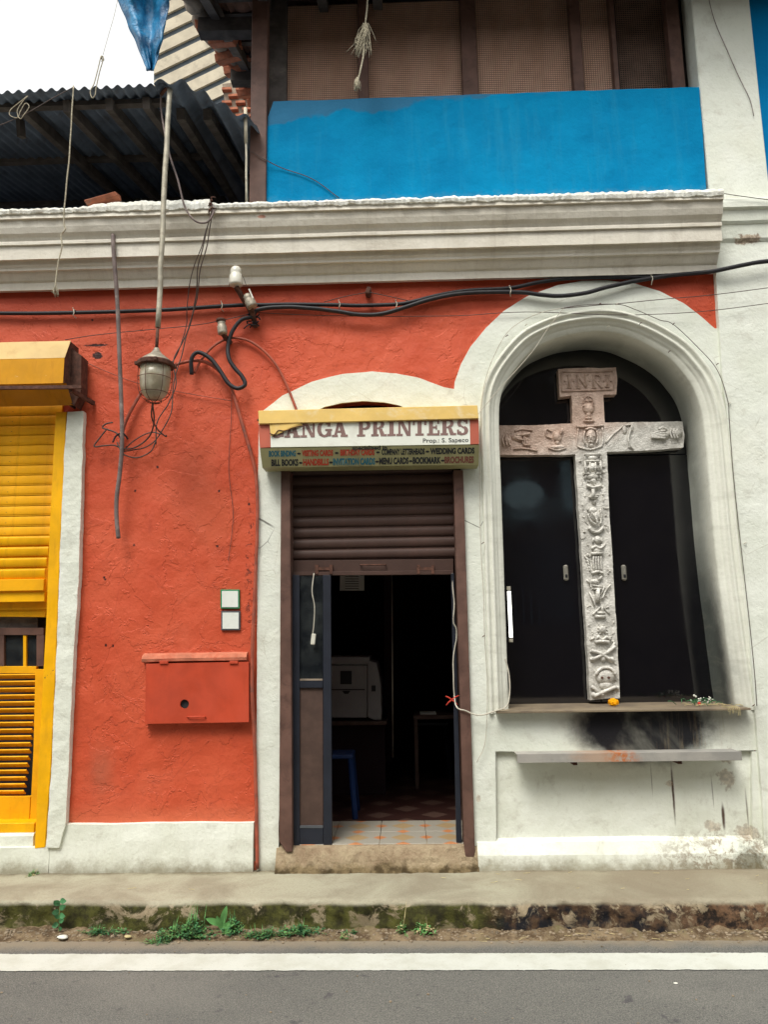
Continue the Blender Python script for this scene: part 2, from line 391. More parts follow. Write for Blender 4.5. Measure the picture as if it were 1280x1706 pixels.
M['darkwall'] = simple('dark_loft_wall', rgb(66, 70, 80), .95, .1, var=.3, sc=3)
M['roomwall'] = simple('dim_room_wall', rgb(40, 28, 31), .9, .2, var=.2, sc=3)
M['tile'] = simple('clay_roof_tile', rgb(122, 90, 76), .9, .2, var=.4, sc=8, bump=.3, dirt=rgb(70, 62, 58), damt=.9)
M['brick'] = simple('clay_brick', rgb(170, 106, 80), .9, .2, var=.35, sc=12, bump=.5, dirt=rgb(128, 108, 92), damt=.8)
M['cement'] = simple('old_cement', rgb(146, 132, 116), .95, .2, var=.3, sc=10, bump=.7, dirt=rgb(80, 68, 58), damt=.6)
M['plank'] = simple('cream_boards', rgb(196, 186, 164), .8, .2, var=.15, sc=6, dirt=rgb(120, 112, 98), damt=.4)
M['slate'] = simple('grey_gap_board', rgb(84, 92, 98), .8, .2, var=.15, sc=6)
M['iron'] = simple('corrugated_iron', rgb(112, 124, 140), .65, .3, var=.3, sc=4, bump=.2, bsc=30, dirt=rgb(76, 72, 72), damt=.6)
M['black'] = simple('black_cable_rubber', rgb(30, 29, 33), .55, .4, var=.3, sc=20, dirt=rgb(80, 74, 70), damt=.3)
M['wire'] = simple('dull_wire', rgb(84, 72, 66), .6, .3, var=.3, sc=20)
M['wirelight'] = simple('pale_wire', rgb(190, 184, 168), .6, .3, var=.2, sc=20)
M['redpipe'] = simple('red_painted_pipe', rgb(160, 82, 62), .55, .35, var=.25, sc=16, dirt=rgb(96, 76, 70), damt=.85)
M['rope'] = simple('weathered_rope', rgb(178, 170, 148), .95, .1, var=.3, sc=60, bump=.6, bsc=300)
M['galv'] = simple('galvanised_pipe', rgb(172, 166, 148), .5, .4, .3, var=.3, sc=12, dirt=rgb(104, 84, 66), damt=.7)
M['oldpipe'] = simple('old_grey_conduit', rgb(118, 104, 100), .6, .3, var=.35, sc=9, dirt=rgb(190, 180, 170), damt=.5)
M['lampmetal'] = simple('lamp_cast_metal', rgb(158, 150, 134), .55, .4, .4, var=.25, sc=30, bump=.3, dirt=rgb(96, 82, 70), damt=.6)
M['rust'] = simple('rusty_iron', rgb(92, 62, 50), .85, .3, var=.4, sc=30, bump=.6, bsc=80, dirt=rgb(50, 40, 38), damt=.6)
M['ceramic'] = simple('glazed_white_ceramic', rgb(214, 212, 198), .25, .6, var=.1, sc=20, dirt=rgb(140, 120, 100), damt=.4)
M['steel'] = simple('steel_handle', rgb(176, 172, 160), .35, .5, .6, var=.15, sc=20)
M['boardw'] = simple('white_board', rgb(222, 226, 218), .5, .4, var=.06, sc=6, dirt=rgb(170, 160, 140), damt=.3)
M['signgold'] = simple('sign_yellow_trim', rgb(232, 196, 112), .5, .4, var=.1, sc=6, dirt=rgb(236, 226, 200), damt=.45)
M['signred'] = simple('sign_red_end', rgb(186, 96, 74), .5, .4, var=.15, sc=6)
M['signgreen'] = simple('sign_olive_board', rgb(158, 154, 112), .5, .3, var=.16, sc=4, dirt=rgb(108, 104, 78), damt=.55)
M['signwhite'] = simple('sign_white_board', rgb(226, 228, 216), .5, .4, var=.05, sc=5, dirt=rgb(190, 184, 166), damt=.35)
M['letter'] = simple('faded_brown_print', rgb(134, 106, 100), .6, .3, var=.15, sc=10)
M['ink'] = simple('black_print', rgb(42, 44, 46), .6, .3, var=.1)
M['inkred'] = simple('red_print', rgb(176, 62, 44), .6, .3, var=.1)
M['inkblue'] = simple('teal_print', rgb(44, 106, 122), .6, .3, var=.1)
M['inkbrown'] = simple('brown_print', rgb(122, 74, 62), .6, .3, var=.1)
M['green'] = simple('green_frame', rgb(40, 130, 84), .5, .4, var=.1)
M['grayframe'] = simple('dark_grey_frame', rgb(80, 84, 88), .5, .4, var=.1)
M['copier'] = simple('darkened_white_plastic', rgb(150, 150, 152), .5, .3, var=.06)  # white plastic darkened to carry the dimness of the shop
M['darkplastic'] = simple('dark_plastic', rgb(34, 34, 38), .4, .4, var=.1)
M['bluechair'] = simple('blue_plastic', rgb(16, 40, 80), .4, .4, var=.1)
M['marigold'] = simple('marigold_petal', rgb(248, 176, 8), .7, .2, var=.3, sc=90)
M['leaf'] = simple('weed_leaf', rgb(66, 116, 74), .6, .25, var=.6, sc=30)
M['leafy'] = simple('weed_leaf_bright', rgb(96, 150, 84), .5, .35, var=.3, sc=20)
M['stem'] = simple('weed_stem', rgb(120, 124, 78), .7, .2, var=.3, sc=20)
M['dry'] = simple('dry_straw', rgb(190, 176, 130), .8, .2, var=.3, sc=30)
M['petal'] = simple('white_petal', rgb(222, 222, 210), .7, .2, var=.15, sc=40)
M['stone'] = simple('grit', rgb(140, 126, 106), .9, .2, var=.45, sc=20, bump=.4)
M['cloth'] = simple('red_cloth', rgb(196, 70, 56), .8, .1, var=.2)
def glossy_black():
    n = NT('black_polished_glass', .06, 1.0)
    sm = n.rng(n.noise(3, 5, .6, .4), .3, .8, .03, .16)
    c = n.mix(n.rng(n.noise(40, 6, .8), .6, .8), rgb(11, 10, 15), rgb(20, 19, 26))
    return n.done(c, None, sm)
M['blackglass'] = glossy_black()
def paneglass():
    n = NT('old_window_glass', .08, .5)
    n.b.inputs['Alpha'].default_value = .55
    return n.done(n.mix(n.rng(n.noise(8, 5), .35, .7), rgb(30, 34, 38), rgb(62, 66, 66)))
M['pane'] = paneglass()
def lampglass():
    n = NT('frosted_lamp_glass', .28, .5)
    c = n.mix(n.rng(n.noise(14, 5), .35, .7), rgb(150, 142, 118), rgb(186, 180, 158))
    n.b.inputs['Alpha'].default_value = .85
    return n.done(c)
M['lampglass'] = lampglass()
def tubem():
    n = NT('tube_light_glow', .4, .4)
    n.b.inputs['Emission Color'].default_value = (1, 1, .93, 1); n.b.inputs['Emission Strength'].default_value = 1.6
    return n.done(rgb(240, 240, 235))
M['tubelit'] = tubem()
def crossm(name, warm):
    n = NT(name, .42, .5, .25 if not warm else .1)
    a, b = (rgb(172, 134, 116), rgb(190, 156, 138)) if warm else (rgb(150, 144, 134), rgb(184, 180, 168))
    # the warm, bare clay of the head gives way to silver paint lower down and to the right
    p = W(930, 800, .3)
    tr = n.ma('ADD', n.xyz(2), n.ma('MULTIPLY', n.ma('SUBTRACT', n.noise(7, 6, .6), .5), .2))
    tr = n.ma('SUBTRACT', tr, n.ma('MULTIPLY', n.ma('SUBTRACT', n.xyz(0), p.x), .45))
    warmth = n.rng(tr, p.z+.05, p.z+.35)
    silver = n.mix(n.rng(n.noise(18, 6, .65), .35, .68), rgb(186, 183, 174), rgb(226, 223, 214))
    clay = n.mix(n.rng(n.noise(18, 6, .65), .35, .68), rgb(186, 158, 140), rgb(216, 190, 172))
    c = n.mix(warmth, silver, clay)
    h = n.ma('ADD', n.noise(55, 6, .7), n.ma('MULTIPLY', n.vor(75), .5))
    c = n.mix(n.rng(n.noise(60, 5, .7), .6, .75), c, rgb(128, 118, 108))
    return n.done(c, n.bump(h, .55, .010))
M['cross'] = crossm('painted_stone_relief', True)
def asphalt():
    n = NT('asphalt', .9, .25)
    c = n.mix(n.rng(n.noise(160, 5, .75), .35, .7), rgb(80, 80, 77), rgb(132, 130, 122))
    c = n.mix(n.ma('MULTIPLY', n.rng(n.noise(1.3, 6, .6), .4, .7), .35), c, rgb(88, 88, 85))
    c = n.mix(n.ma('MULTIPLY', n.rng(n.noise(9, 5, .5, .3), .66, .74), .6), c, rgb(58, 56, 62))
    c = n.mix(n.ma('MULTIPLY', n.rng(n.noise(1.8, 5, .6, .1, n.map((.5, 1.2, 1))), .45, .7), .16), c, rgb(150, 146, 136))
    c = n.mix(n.ma('MULTIPLY', n.rng(n.noise(26, 5, .6), .62, .70), .45), c, rgb(66, 66, 66))
    c = n.mix(n.rng(n.noise(220, 2, .5), .72, .78), c, rgb(160, 152, 142))
    g = n.ma('ADD', n.xyz(1), n.ma('MULTIPLY', n.ma('SUBTRACT', n.noise(8, 7, .7), .5), .14))
    c = n.mix(n.ma('MULTIPLY', n.rng(g, -.80, -.68), .8), c, rgb(142, 130, 110))
    h = n.ma('ADD', n.noise(180, 5, .7), n.ma('MULTIPLY', n.vor(120), .6))
    return n.done(c, n.bump(h, .55, .006))
M['asphalt'] = asphalt()
def linepaint():
    n = NT('white_road_paint', .75, .3)
    c = n.mix(n.rng(n.noise(5, 7, .7), .4, .7), rgb(200, 202, 192), rgb(186, 187, 174))
    c = n.mix(n.ma('MULTIPLY', n.rng(n.noise(7, 8, .75, .5), .62, .72), .6), c, rgb(176, 168, 146))
    c = n.mix(n.rng(n.noise(130, 7, .85), .58, .66), c, rgb(140, 136, 126))
    return n.done(c, n.bump(n.noise(180, 5, .7), .4, .005))
M['line'] = linepaint()
def pavem():
    n = NT('pavement_concrete', .92, .2)
    c = n.mix(n.rng(n.noise(2.0, 7, .62, .5), .35, .65), rgb(172, 168, 146), rgb(146, 138, 118))
    c = n.mix(n.ma('MULTIPLY', n.rng(n.noise(90, 6, .7), .45, .75), .4), c, rgb(120, 110, 92))
    p = W(0, 1447)   # darker trodden part to the right
    c = n.mix(n.ma('MULTIPLY', n.rng(n.ma('ADD', n.xyz(0), n.ma('MULTIPLY', n.noise(3, 5), .8)), .7, 1.6), .4), c, rgb(126, 112, 92))
    g = n.ma('ADD', n.xyz(1), n.ma('MULTIPLY', n.ma('SUBTRACT', n.noise(9, 7, .7), .5), .16))
    c = n.mix(n.ma('MULTIPLY', n.rng(g, -.11, -.02), .7), c, rgb(96, 84, 62))
    # kerb face: moss on the left, soot-black on the right, bare stone patches
    face = n.rng(n.xyz(2), -.012, -.035)
    nz = n.noise(6, 8, .7, .6)
    moss = n.mix(n.rng(n.noise(11, 7, .7), .35, .65), rgb(44, 42, 26), rgb(84, 84, 40))
    soot = n.mix(n.rng(n.noise(12, 6, .6), .4, .65), rgb(30, 30, 34), rgb(92, 72, 54))
    fc = n.mix(n.rng(n.xyz(0), .35, .55), moss, soot)
    fc = n.mix(n.rng(n.xyz(0), 1.35, 1.6), fc, n.mix(n.rng(n.noise(14, 6, .7), .4, .6), rgb(44, 38, 34), rgb(116, 90, 68)))
    bare = n.ma('MULTIPLY', n.rng(nz, .53, .6), n.rng(n.xyz(2), -.16, -.06, .35, 1.0))
    fc = n.mix(bare, fc, n.mix(n.noise(50, 5), rgb(120, 104, 78), rgb(178, 164, 138)))
    c = n.mix(face, c, fc)
    h = n.ma('ADD', n.noise(30, 7, .7), n.ma('MULTIPLY', n.noise(110, 5, .7), .4))
    return n.done(c, n.bump(h, .8, .012))
M['pave'] = pavem()
def dirtm():
    n = NT('roadside_dirt', .95, .15)
    c = n.mix(n.rng(n.noise(12, 8, .75), .38, .62), rgb(88, 72, 54), rgb(142, 124, 98))
    c = n.mix(n.ma('MULTIPLY', n.rng(n.noise(3, 6, .7), .5, .65), .6), c, rgb(78, 82, 44))
    c = n.mix(n.rng(n.noise(70, 5, .7), .62, .7), c, rgb(170, 160, 138))
    h = n.ma('ADD', n.noise(50, 7, .75), n.ma('MULTIPLY', n.vor(60), .5))
    return n.done(c, n.bump(h, .9, .012))
M['dirt'] = dirtm()
def stepm():
    n = NT('worn_step_cement', .95, .2)
    c = n.mix(n.rng(n.noise(7, 7, .7), .35, .65), rgb(142, 122, 98), rgb(168, 152, 124))
    g = n.ma('ADD', n.xyz(2), n.ma('MULTIPLY', n.ma('SUBTRACT', n.noise(9, 7, .7), .5), .16))
    c = n.mix(n.rng(g, .075, .02), c, n.mix(n.rng(n.noise(15, 6), .4, .6), rgb(78, 66, 46), rgb(126, 110, 82)))
    return n.done(c, n.bump(n.ma('ADD', n.noise(14, 7, .7), n.ma('MULTIPLY', n.noise(70, 5), .4)), .9, .02))
M['step'] = stepm()
def sillm():
    n = NT('dark_sill_stone', .6, .3)
    c = n.mix(n.rng(n.noise(4, 7, .7), .35, .65), rgb(108, 96, 82), rgb(136, 122, 100))
    c = n.mix(n.rng(n.noise(16, 6, .7), .6, .72), c, rgb(76, 66, 58))
    return n.done(c, n.bump(n.noise(50, 5), .3, .004))
M['sill'] = sillm()
def shelfm():
    n = NT('grey_shelf_paint', .6, .35)
    c = n.mix(n.rng(n.noise(5, 6, .65), .35, .65), rgb(140, 138, 132), rgb(160, 156, 148))
    p = W(1036, 1261, -.14); c = n.mix(n.ma('MULTIPLY', n.blob(p.x, p.z, .10, .10, .9, .5, 12), n.rng(n.noise(34, 6, .75), .40, .58)), c, rgb(176, 96, 42))
    p = W(1000, 1261, -.14); c = n.mix(n.ma('MULTIPLY', n.blob(p.x, p.z, .17, .06, .8, .6, 16), .4), c, rgb(184, 132, 84))
    return n.done(c, n.bump(n.noise(60, 5), .3, .004))
M['shelf'] = shelfm()
def tarpm():
    n = NT('blue_tarpaulin', .45, .45)
    c = n.mix(n.rng(n.noise(5, 5, .6, .8), .35, .65), rgb(10, 78, 120), rgb(28, 128, 176))
    c = n.mix(n.ma('MULTIPLY', n.rng(n.noise(7, 5, .6, .4), .55, .7), .5), c, rgb(130, 150, 165))
    return n.done(c, n.bump(n.noise(24, 5, .6, .5), .6, .02))
M['tarp'] = tarpm()
def floortile(name, shift):
    n = NT(name, .3, .5)
    x = n.xyz(0); y = n.xyz(1)
    a = n.ma('PINGPONG', n.ma('ADD', n.ma('ADD', x, shift), y), .1995); b = n.ma('PINGPONG', n.ma('ADD', n.ma('SUBTRACT', x, y), shift), .1995)
    m = n.ma('MULTIPLY', n.rng(a, .09, .12), n.rng(b, .09, .12))
    m2 = n.ma('MULTIPLY', n.rng(a, .085, .08), n.rng(b, .085, .08))
    c = n.mix(m, rgb(164, 158, 144), n.mix(n.noise(20, 4), rgb(188, 106, 54), rgb(206, 146, 96)))
    c = n.mix(m2, c, rgb(172, 146, 108))
    return n.done(c)
M['floortile'] = floortile('patterned_floor_tile', 0.0)
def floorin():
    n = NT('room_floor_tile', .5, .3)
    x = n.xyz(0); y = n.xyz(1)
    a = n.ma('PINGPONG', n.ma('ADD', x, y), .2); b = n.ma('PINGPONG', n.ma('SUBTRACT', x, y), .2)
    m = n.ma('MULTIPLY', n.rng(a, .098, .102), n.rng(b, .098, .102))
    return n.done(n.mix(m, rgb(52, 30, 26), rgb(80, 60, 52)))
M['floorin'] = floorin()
def meshback():
    n = NT('brown_ply_behind_mesh', .8, .2)
    st = n.noise(1, 5, .6, 0, n.map((6, 1, 1)))
    c = n.mix(n.rng(st, .35, .65), rgb(222, 182, 156), rgb(238, 202, 178))
    return n.done(c)
M['meshback'] = meshback()
M['meshwire'] = simple('brown_wire_mesh', rgb(160, 130, 112), .7, .3, var=.2)
M['opp'] = plaster('opposite_wall_paint', rgb(74, 70, 66), rgb(92, 86, 80), rgb(56, 54, 50), bump=.3)
M['oppdark'] = simple('dull_blue_reflected', rgb(150, 168, 180), .7, .2, var=.2)
M['roundel'] = simple('pale_round_panel', rgb(196, 228, 238), .6, .3, var=.05)

# ================================================================== THE SETTING
ROADZ = -.17
def road():
    bm = bmesh.new()
    v = [bm.verts.new(p) for p in ((-60, -.45, ROADZ), (60, -.45, ROADZ), (60, -8.2, ROADZ), (-60, -8.2, ROADZ))]
    bm.faces.new(v)
    return fin(bm, 'road', M['asphalt'])
tag(road(), kind='structure')
bm = bmesh.new(); v = [bm.verts.new(p) for p in ((-150, -150, -.30), (150, -150, -.30), (150, 150, -.30), (-150, 150, -.30))]; bm.faces.new(v)
tag(fin(bm, 'ground', M['dirt']), kind='structure')
ya = (G(0, 1590, ROADZ).y+G(1280, 1583, ROADZ).y)/2; yb = (G(0, 1620, ROADZ).y+G(1280, 1612, ROADZ).y)/2
print('line', G(0, 1590, ROADZ).y, G(1280, 1583, ROADZ).y, yb, 'kerb', G(0, 1497).y, G(1280, 1503).y, 'dirt', G(0, 1568, ROADZ).y, G(1280, 1565, ROADZ).y)
bm = bmesh.new(); N = 1200
top = []; bot = []
for i in range(N+1):
    x = -6+12*i/N
    top.append(bm.verts.new((x, -.838-.011*x+.006*noise.noise(Vector((x*14, 0, 0)))+.006*noise.noise(Vector((x*70, 0, 0))), ROADZ+.004))); bot.append(bm.verts.new((x, -1.034-.0092*x+.006*noise.noise(Vector((x*14, 5, 0)))+.006*noise.noise(Vector((x*70, 5, 0))), ROADZ+.004)))
for i in range(N): bm.faces.new((top[i], top[i+1], bot[i+1], bot[i]))
tag(fin(bm, 'road_marking', M['line']), kind='structure')
def pavement():
    # cross-section: wall foot -> outer edge -> rough kerb face down to the dirt
    bm = bmesh.new(); rows = []
    prof = [(.30, 0.0), (.05, 0.0)] + [(-.02-.038*i, -.0003*i) for i in range(14)] + [(-.540, -.001), (-.556, -.006), (-.566, -.016), (-.572, -.035), (-.573, -.055), (-.576, -.075), (-.575, -.095), (-.578, -.115), (-.580, -.135), (-.584, -.16), (-.59, -.20)]
    nx = 420
    for i in range(nx+1):
        x = -4.2+8.4*i/nx; row = []
        for k, (y, z) in enumerate(prof):
            q = Vector((x*5, y*5, z*5)); dn = noise.noise(q)+.5*noise.noise(q*4)+.3*noise.noise(q*11)
            if k >= 15:
                y2 = y+.028*dn+.02*noise.noise(Vector((x*1.7, 3, 0))); z2 = z+.008*dn*(1 if k < 19 else 0)
            else: y2 = y; z2 = z+.0035*dn
            if y < 0: y2 -= .0178*x*min(1, -y/.54)
            row.append(bm.verts.new((x, y2, z2)))
        rows.append(row)
    for a, b in zip(rows[:-1], rows[1:]):
        for k in range(len(prof)-1): bm.faces.new((a[k], a[k+1], b[k+1], b[k]))
    o = fin(bm, 'pavement', M['pave'], smooth=True)
    return o
tag(pavement(), kind='structure')
def dirt_strip():
    bm = bmesh.new(); rows = []; nx = 420; ny = 12
    for i in range(nx+1):
        x = -4.2+8.4*i/nx; row = []
        for k in range(ny+1):
            t = k/ny; ya0 = -.555-.0178*x; y = ya0+(-.672-.0128*x-ya0)*t
            z = ROADZ+.035*(1-t)**1.3 - .006*(t > .95)
            q = Vector((x*7, y*7, 1)); z += (.012*noise.noise(q)+.009*noise.noise(q*4))*(1-t)**.5
            if k == ny: y += .02*noise.noise(Vector((x*6, 0, 3)))+.012*noise.noise(Vector((x*25, 0, 3))); z = ROADZ-.004
            row.append(bm.verts.new((x, y, z+.003)))
        rows.append(row)
    for a, b in zip(rows[:-1], rows[1:]):
        for k in range(ny): bm.faces.new((a[k], a[k+1], b[k+1], b[k]))
    return fin(bm, 'dirt_verge', M['dirt'], smooth=True)
tag(dirt_strip(), kind='structure')
def groundz(y, x):
    a = -.555-.0178*x; b = -.672-.0128*x
    t = (y-a)/(b-a); t = min(1, max(0, t)); return ROADZ+.035*(1-t)**1.3
def grit():
    bm = bmesh.new()
    for i in range(1500):
        x = random.uniform(-3.2, 3.2); y = -.585-.0178*x-abs(random.gauss(0, .045)) if random.random() < .92 else random.uniform(-1.6, -.7)
        z = groundz(y, x)+.003
        s = random.choice((.003, .004, .005, .007, .010))*random.uniform(.7, 1.2)
        if y < -.72: s *= .6
        r_ = bmesh.ops.create_icosphere(bm, subdivisions=1, radius=s)
        for v in r_['verts']: v.co = Vector((v.co.x*random.uniform(.8, 1.5), v.co.y*random.uniform(.8, 1.3), v.co.z*.7)) + Vector((x, y, z))
    return fin(bm, 'gravel', M['stone'])
tag(grit(), label='scattered grit and small stones along the foot of the kerb', kind='stuff', cat='gravel')

# ================================================================== THE SHOP BUILDING
B = empty('shop_building', (0, 0, 0), 'old two-storey shop house with red and white plaster front and blue balcony wall', 'building')

# ---- openings in photo pixels on the wall plane
NICHE = [(848, 1178), (841, 980), (835, 800), (832, 720), (834, 665), (850, 627), (881, 589), (908, 572), (938, 561), (970, 555), (1000, 553), (1032, 557), (1064, 568), (1093, 583), (1118, 600), (1138, 622), (1154, 645), (1167, 679), (1174, 720), (1183, 820), (1192, 920), (1207, 1040), (1226, 1178)]
YN = .05
npath = smooth_path([Vector((W(a, b, YN).x, W(a, b, YN).z)) for a, b in NICHE], 4)
def normals2(path):
    out = []
    for i in range(len(path)):
        t = (path[min(i+1, len(path)-1)]-path[max(i-1, 0)]).normalized(); out.append(Vector((-t.y, t.x)))
    return out
nn = normals2(npath)
def off(d): return [p+n_*d for p, n_ in zip(npath, nn)]
MW = .135
outer_n = off(MW)
zs = W(1040, 1181, -.05).z              # sill level
def cutlow(l): return [Vector((p.x, max(p.y, zs-.02))) for p in l]
hole_niche = [(p.x, p.y) for p in outer_n]; hole_niche[0] = (hole_niche[0][0], zs-.004); hole_niche[-1] = (hole_niche[-1][0], zs-.004)
DOOR = [(452, 1444), (456, 1100), (460, 800), (462, 735), (495, 688), (540, 666), (570, 659), (605, 656), (640, 658), (665, 663), (722, 688), (772, 735), (778, 800), (790, 1100), (802, 1444)]
hole_door = [(W(a, b).x, W(a, b).z) for a, b in DOOR]
wx0 = -3.9; wx1 = W(1290, 1300).x; ztop = W(640, 420).z
sh0 = W(100, 640); sh1 = W(66, 1412)
# red wall body
zb = .0
red_outer = [(wx0, -.05), (wx1, -.05), (wx1, ztop), (wx0, ztop)]
big_niche = [(p.x, p.y) for p in off(MW+.01)]
big_niche = [(W(818, 1300).x, -.04), (W(818, 1300).x, zs-.03), (big_niche[0][0], zs-.03)] + big_niche[1:-1] + [(big_niche[-1][0], zs-.03), (W(1264, 1300).x, zs-.03), (W(1264, 1300).x, -.04)]
hole_shut = [(wx0+.2, W(0, 1410).z), (W(74, 1410).x, W(74, 1410).z), (W(108, 640).x, W(108, 640).z), (wx0+.2, W(0, 640).z)]
sheet('red_wall', red_outer, 0.0, .26, M['red'], B, [hole_shut, hole_door, big_niche], grid=.045, step=.05, disp=.0045, world=True, smooth=False, seed=1)

# white surround: door arch + whole niche bay
wb = [(W(a, b, -.014).x, W(a, b, -.014).z) for a, b in
      [(428, 1452), (427, 1300), (428, 1100), (429, 900), (430, 780), (431, 690), (470, 659), (520, 636), (570, 623), (620, 619), (660, 622), (700, 630), (740, 645), (757, 648), (758, 636), (768, 607), (785, 577), (810, 546), (840, 518), (880, 493), (930, 475), (970, 468), (1010, 467), (1060, 473), (1100, 485), (1140, 505), (1170, 528), (1192, 547), (1300, 547), (1300, 1250)]]
pbr = W(1258, 1252, -.014); pbl = W(826, 1252, -.014)
wb += [(pbl.x, pbl.z), (W(828, 1452, -.014).x, W(828, 1452, -.014).z), (W(800, 1452, -.014).x, -.01)]
dh = [(W(a, b, -.014).x, W(a, b, -.014).z) for a, b in [(464, 1430), (467, 1100), (470, 800), (474, 738), (500, 698), (540, 678), (570, 671), (605, 668), (640, 670), (665, 675), (720, 698), (764, 738), (770, 800), (779, 1100), (790, 1430)]]
dh[0] = (dh[0][0], -.03); dh[-1] = (dh[-1][0], -.03)
# door opening runs down to the ground, so it is part of the outline
wb2 = [wb[0]] + wb[1:] + []
outline = []
outline = wb[:]                                   # clockwise start bottom-left ... end near door right foot
outline = outline + [(dh[-1][0], -.03)] + [p for p in reversed(dh)][1:] 
def dwhite(x, z): return 0
sheet('white_surround', outline, -.014, .013, M['white'], B, [hole_niche], jit=.0022, step=.035, grid=.045, disp=.0022, world=True, seed=3)
# recessed panel under the niche
pr = [(W(a, b, .02).x, W(a, b, .02).z) for a, b in [(815, 1240), (1262, 1240), (1262, 1460), (815, 1460)]]
sheet('recessed_panel', pr, .018, .1, M['whiteb'], B, grid=.04, step=.05, disp=.004, world=True, seed=6)
# band right of recess
sheet('bay_edge', [(1254, 1252), (1300, 1252), (1300, 1460), (1256, 1460)], -.014, .06, M['white'], B, jit=.002, grid=.05, disp=.003, seed=8)
def prism_x(name, prof, x0, x1, mat, parent, nx=200, amp=.003, lipfun=None, smooth=False, xe=None):
    bm = bmesh.new(); rows = []
    for i in range(nx+1):
        x = x0+(x1-x0)*i/nx; row = []
        for k, (y, z) in enumerate(prof):
            q = Vector((x*4, y*9, z*9)); dn = noise.noise(q)+.5*noise.noise(q*3.3)+.3*noise.noise(q*9)
            dy = amp*dn; dz = amp*.8*noise.noise(q+Vector((5, 5, 5)))
            if lipfun: a, b_ = lipfun(x, k); dy += a; dz += b_
            row.append(bm.verts.new((x, y+dy, z+dz)))
        rows.append(row)
    for a, b in zip(rows[:-1], rows[1:]):
        for k in range(len(prof)-1): bm.faces.new((a[k], b[k], b[k+1], a[k+1]))
    bm.faces.new(rows[0]); bm.faces.new(list(reversed(rows[-1])))
    return fin(bm, name, mat, parent, smooth=smooth, recalc=True)
zr = lambda px, py, y: W(px, py, y).z
# right plinth: sloping top, upright front
z1 = zr(1000, 1394, .018); z2 = zr(1000, 1424, -.055)
prism_x('plinth', [(.05, z1), (.016, z1), (-.02, z1-.02), (-.055, z2), (-.062, z2-.05), (-.066, .0), (-.066, -.05), (.05, -.05)], W(797, 1430, -.06).x, W(1300, 1430).x, M['whiteb'], B, 150, .007)
# left plinth
prism_x('plinth', [(.02, zr(260, 1371, -.03)), (-.03, zr(260, 1372, -.03)), (-.034, zr(260, 1400, -.03)), (-.036, .0), (-.036, -.05), (.02, -.05)], W(84, 1400, -.03).x, W(422, 1400, -.03).x, M['whiteb'], B, 120, .006)
prism_x('plinth', [(.02, zr(20, 1411, -.03)), (-.03, zr(20, 1412, -.03)), (-.036, .0), (-.036, -.05), (.02, -.05)], -3.9, W(83, 1400, -.03).x, M['whiteb'], B, 120, .006)
prism_x('sill', [(.20, zr(30, 1388, -.0)), (.0, zr(30, 1388, 0)), (-.012, zr(30, 1392, 0)), (-.012, zr(30, 1414, 0)), (.2, zr(30, 1414, 0))], -3.9, W(56, 1400, -.0).x, M['whiteb'], B, 80, .006)
# white pier between the yellow frame and the red wall
sheet('white_pier', [(112, 686), (138, 685), (137, 740), (134, 860), (131, 960), (124, 1060), (120, 1130), (117, 1200), (112, 1300), (108, 1376), (98, 1412), (76, 1412), (84, 1290), (92, 1130), (98, 960), (103, 850), (107, 750)], -.05, .09, M['whiteb'], B, jit=.005, step=.03, grid=.03, disp=.006, seed=12)

# ---- niche mouldings, reveal and back
def niche_mould():
    prof = [(MW, -.002), (MW, -.014), (MW-.002, -.030), (MW-.010, -.038), (MW-.020, -.036), (MW-.026, -.026), (MW-.030, -.018), (MW-.045, -.016), (MW-.050, -.024), (MW-.058, -.027), (MW-.066, -.020), (MW-.070, -.008), (MW-.078, .002), (MW-.090, .004), (MW-.094, .014), (MW-.104, .022), (MW-.112, .022), (.014, .034), (.004, .036), (0, .05)]
    bm = bmesh.new(); rows = []
    path = npath; 
    for i, (p, n_) in enumerate(zip(path, nn)):
        row = []
        for (d, y) in prof:
            q = p+n_*d; z = q.y
            if i == 0 or i == len(path)-1: z = zs-.02
            jj = .0012*noise.noise(Vector((q.x*20, y*30, z*20)))
            row.append(bm.verts.new((q.x+jj, y+jj, z)))
        for y in (.10, .16, .22, .28, .34, .40):
            q = p; z = q.y if 0 < i < len(path)-1 else zs-.02
            jj = .004*noise.noise(Vector((q.x*8, y*8, z*8)))
            row.append(bm.verts.new((q.x+n_.x*jj, y, z+n_.y*jj)))
        rows.append(row)
    for a, b in zip(rows[:-1], rows[1:]):
        for k in range(len(a)-1): bm.faces.new((a[k], a[k+1], b[k+1], b[k]))
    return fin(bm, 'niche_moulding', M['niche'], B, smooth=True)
niche_mould()
# the smooth-shaded profile keeps its steps through its dense rows
YB = .385
def npoly(px_list, y=YB): return [(W(a, b, y).x, W(a, b, y).z) for a, b in px_list]
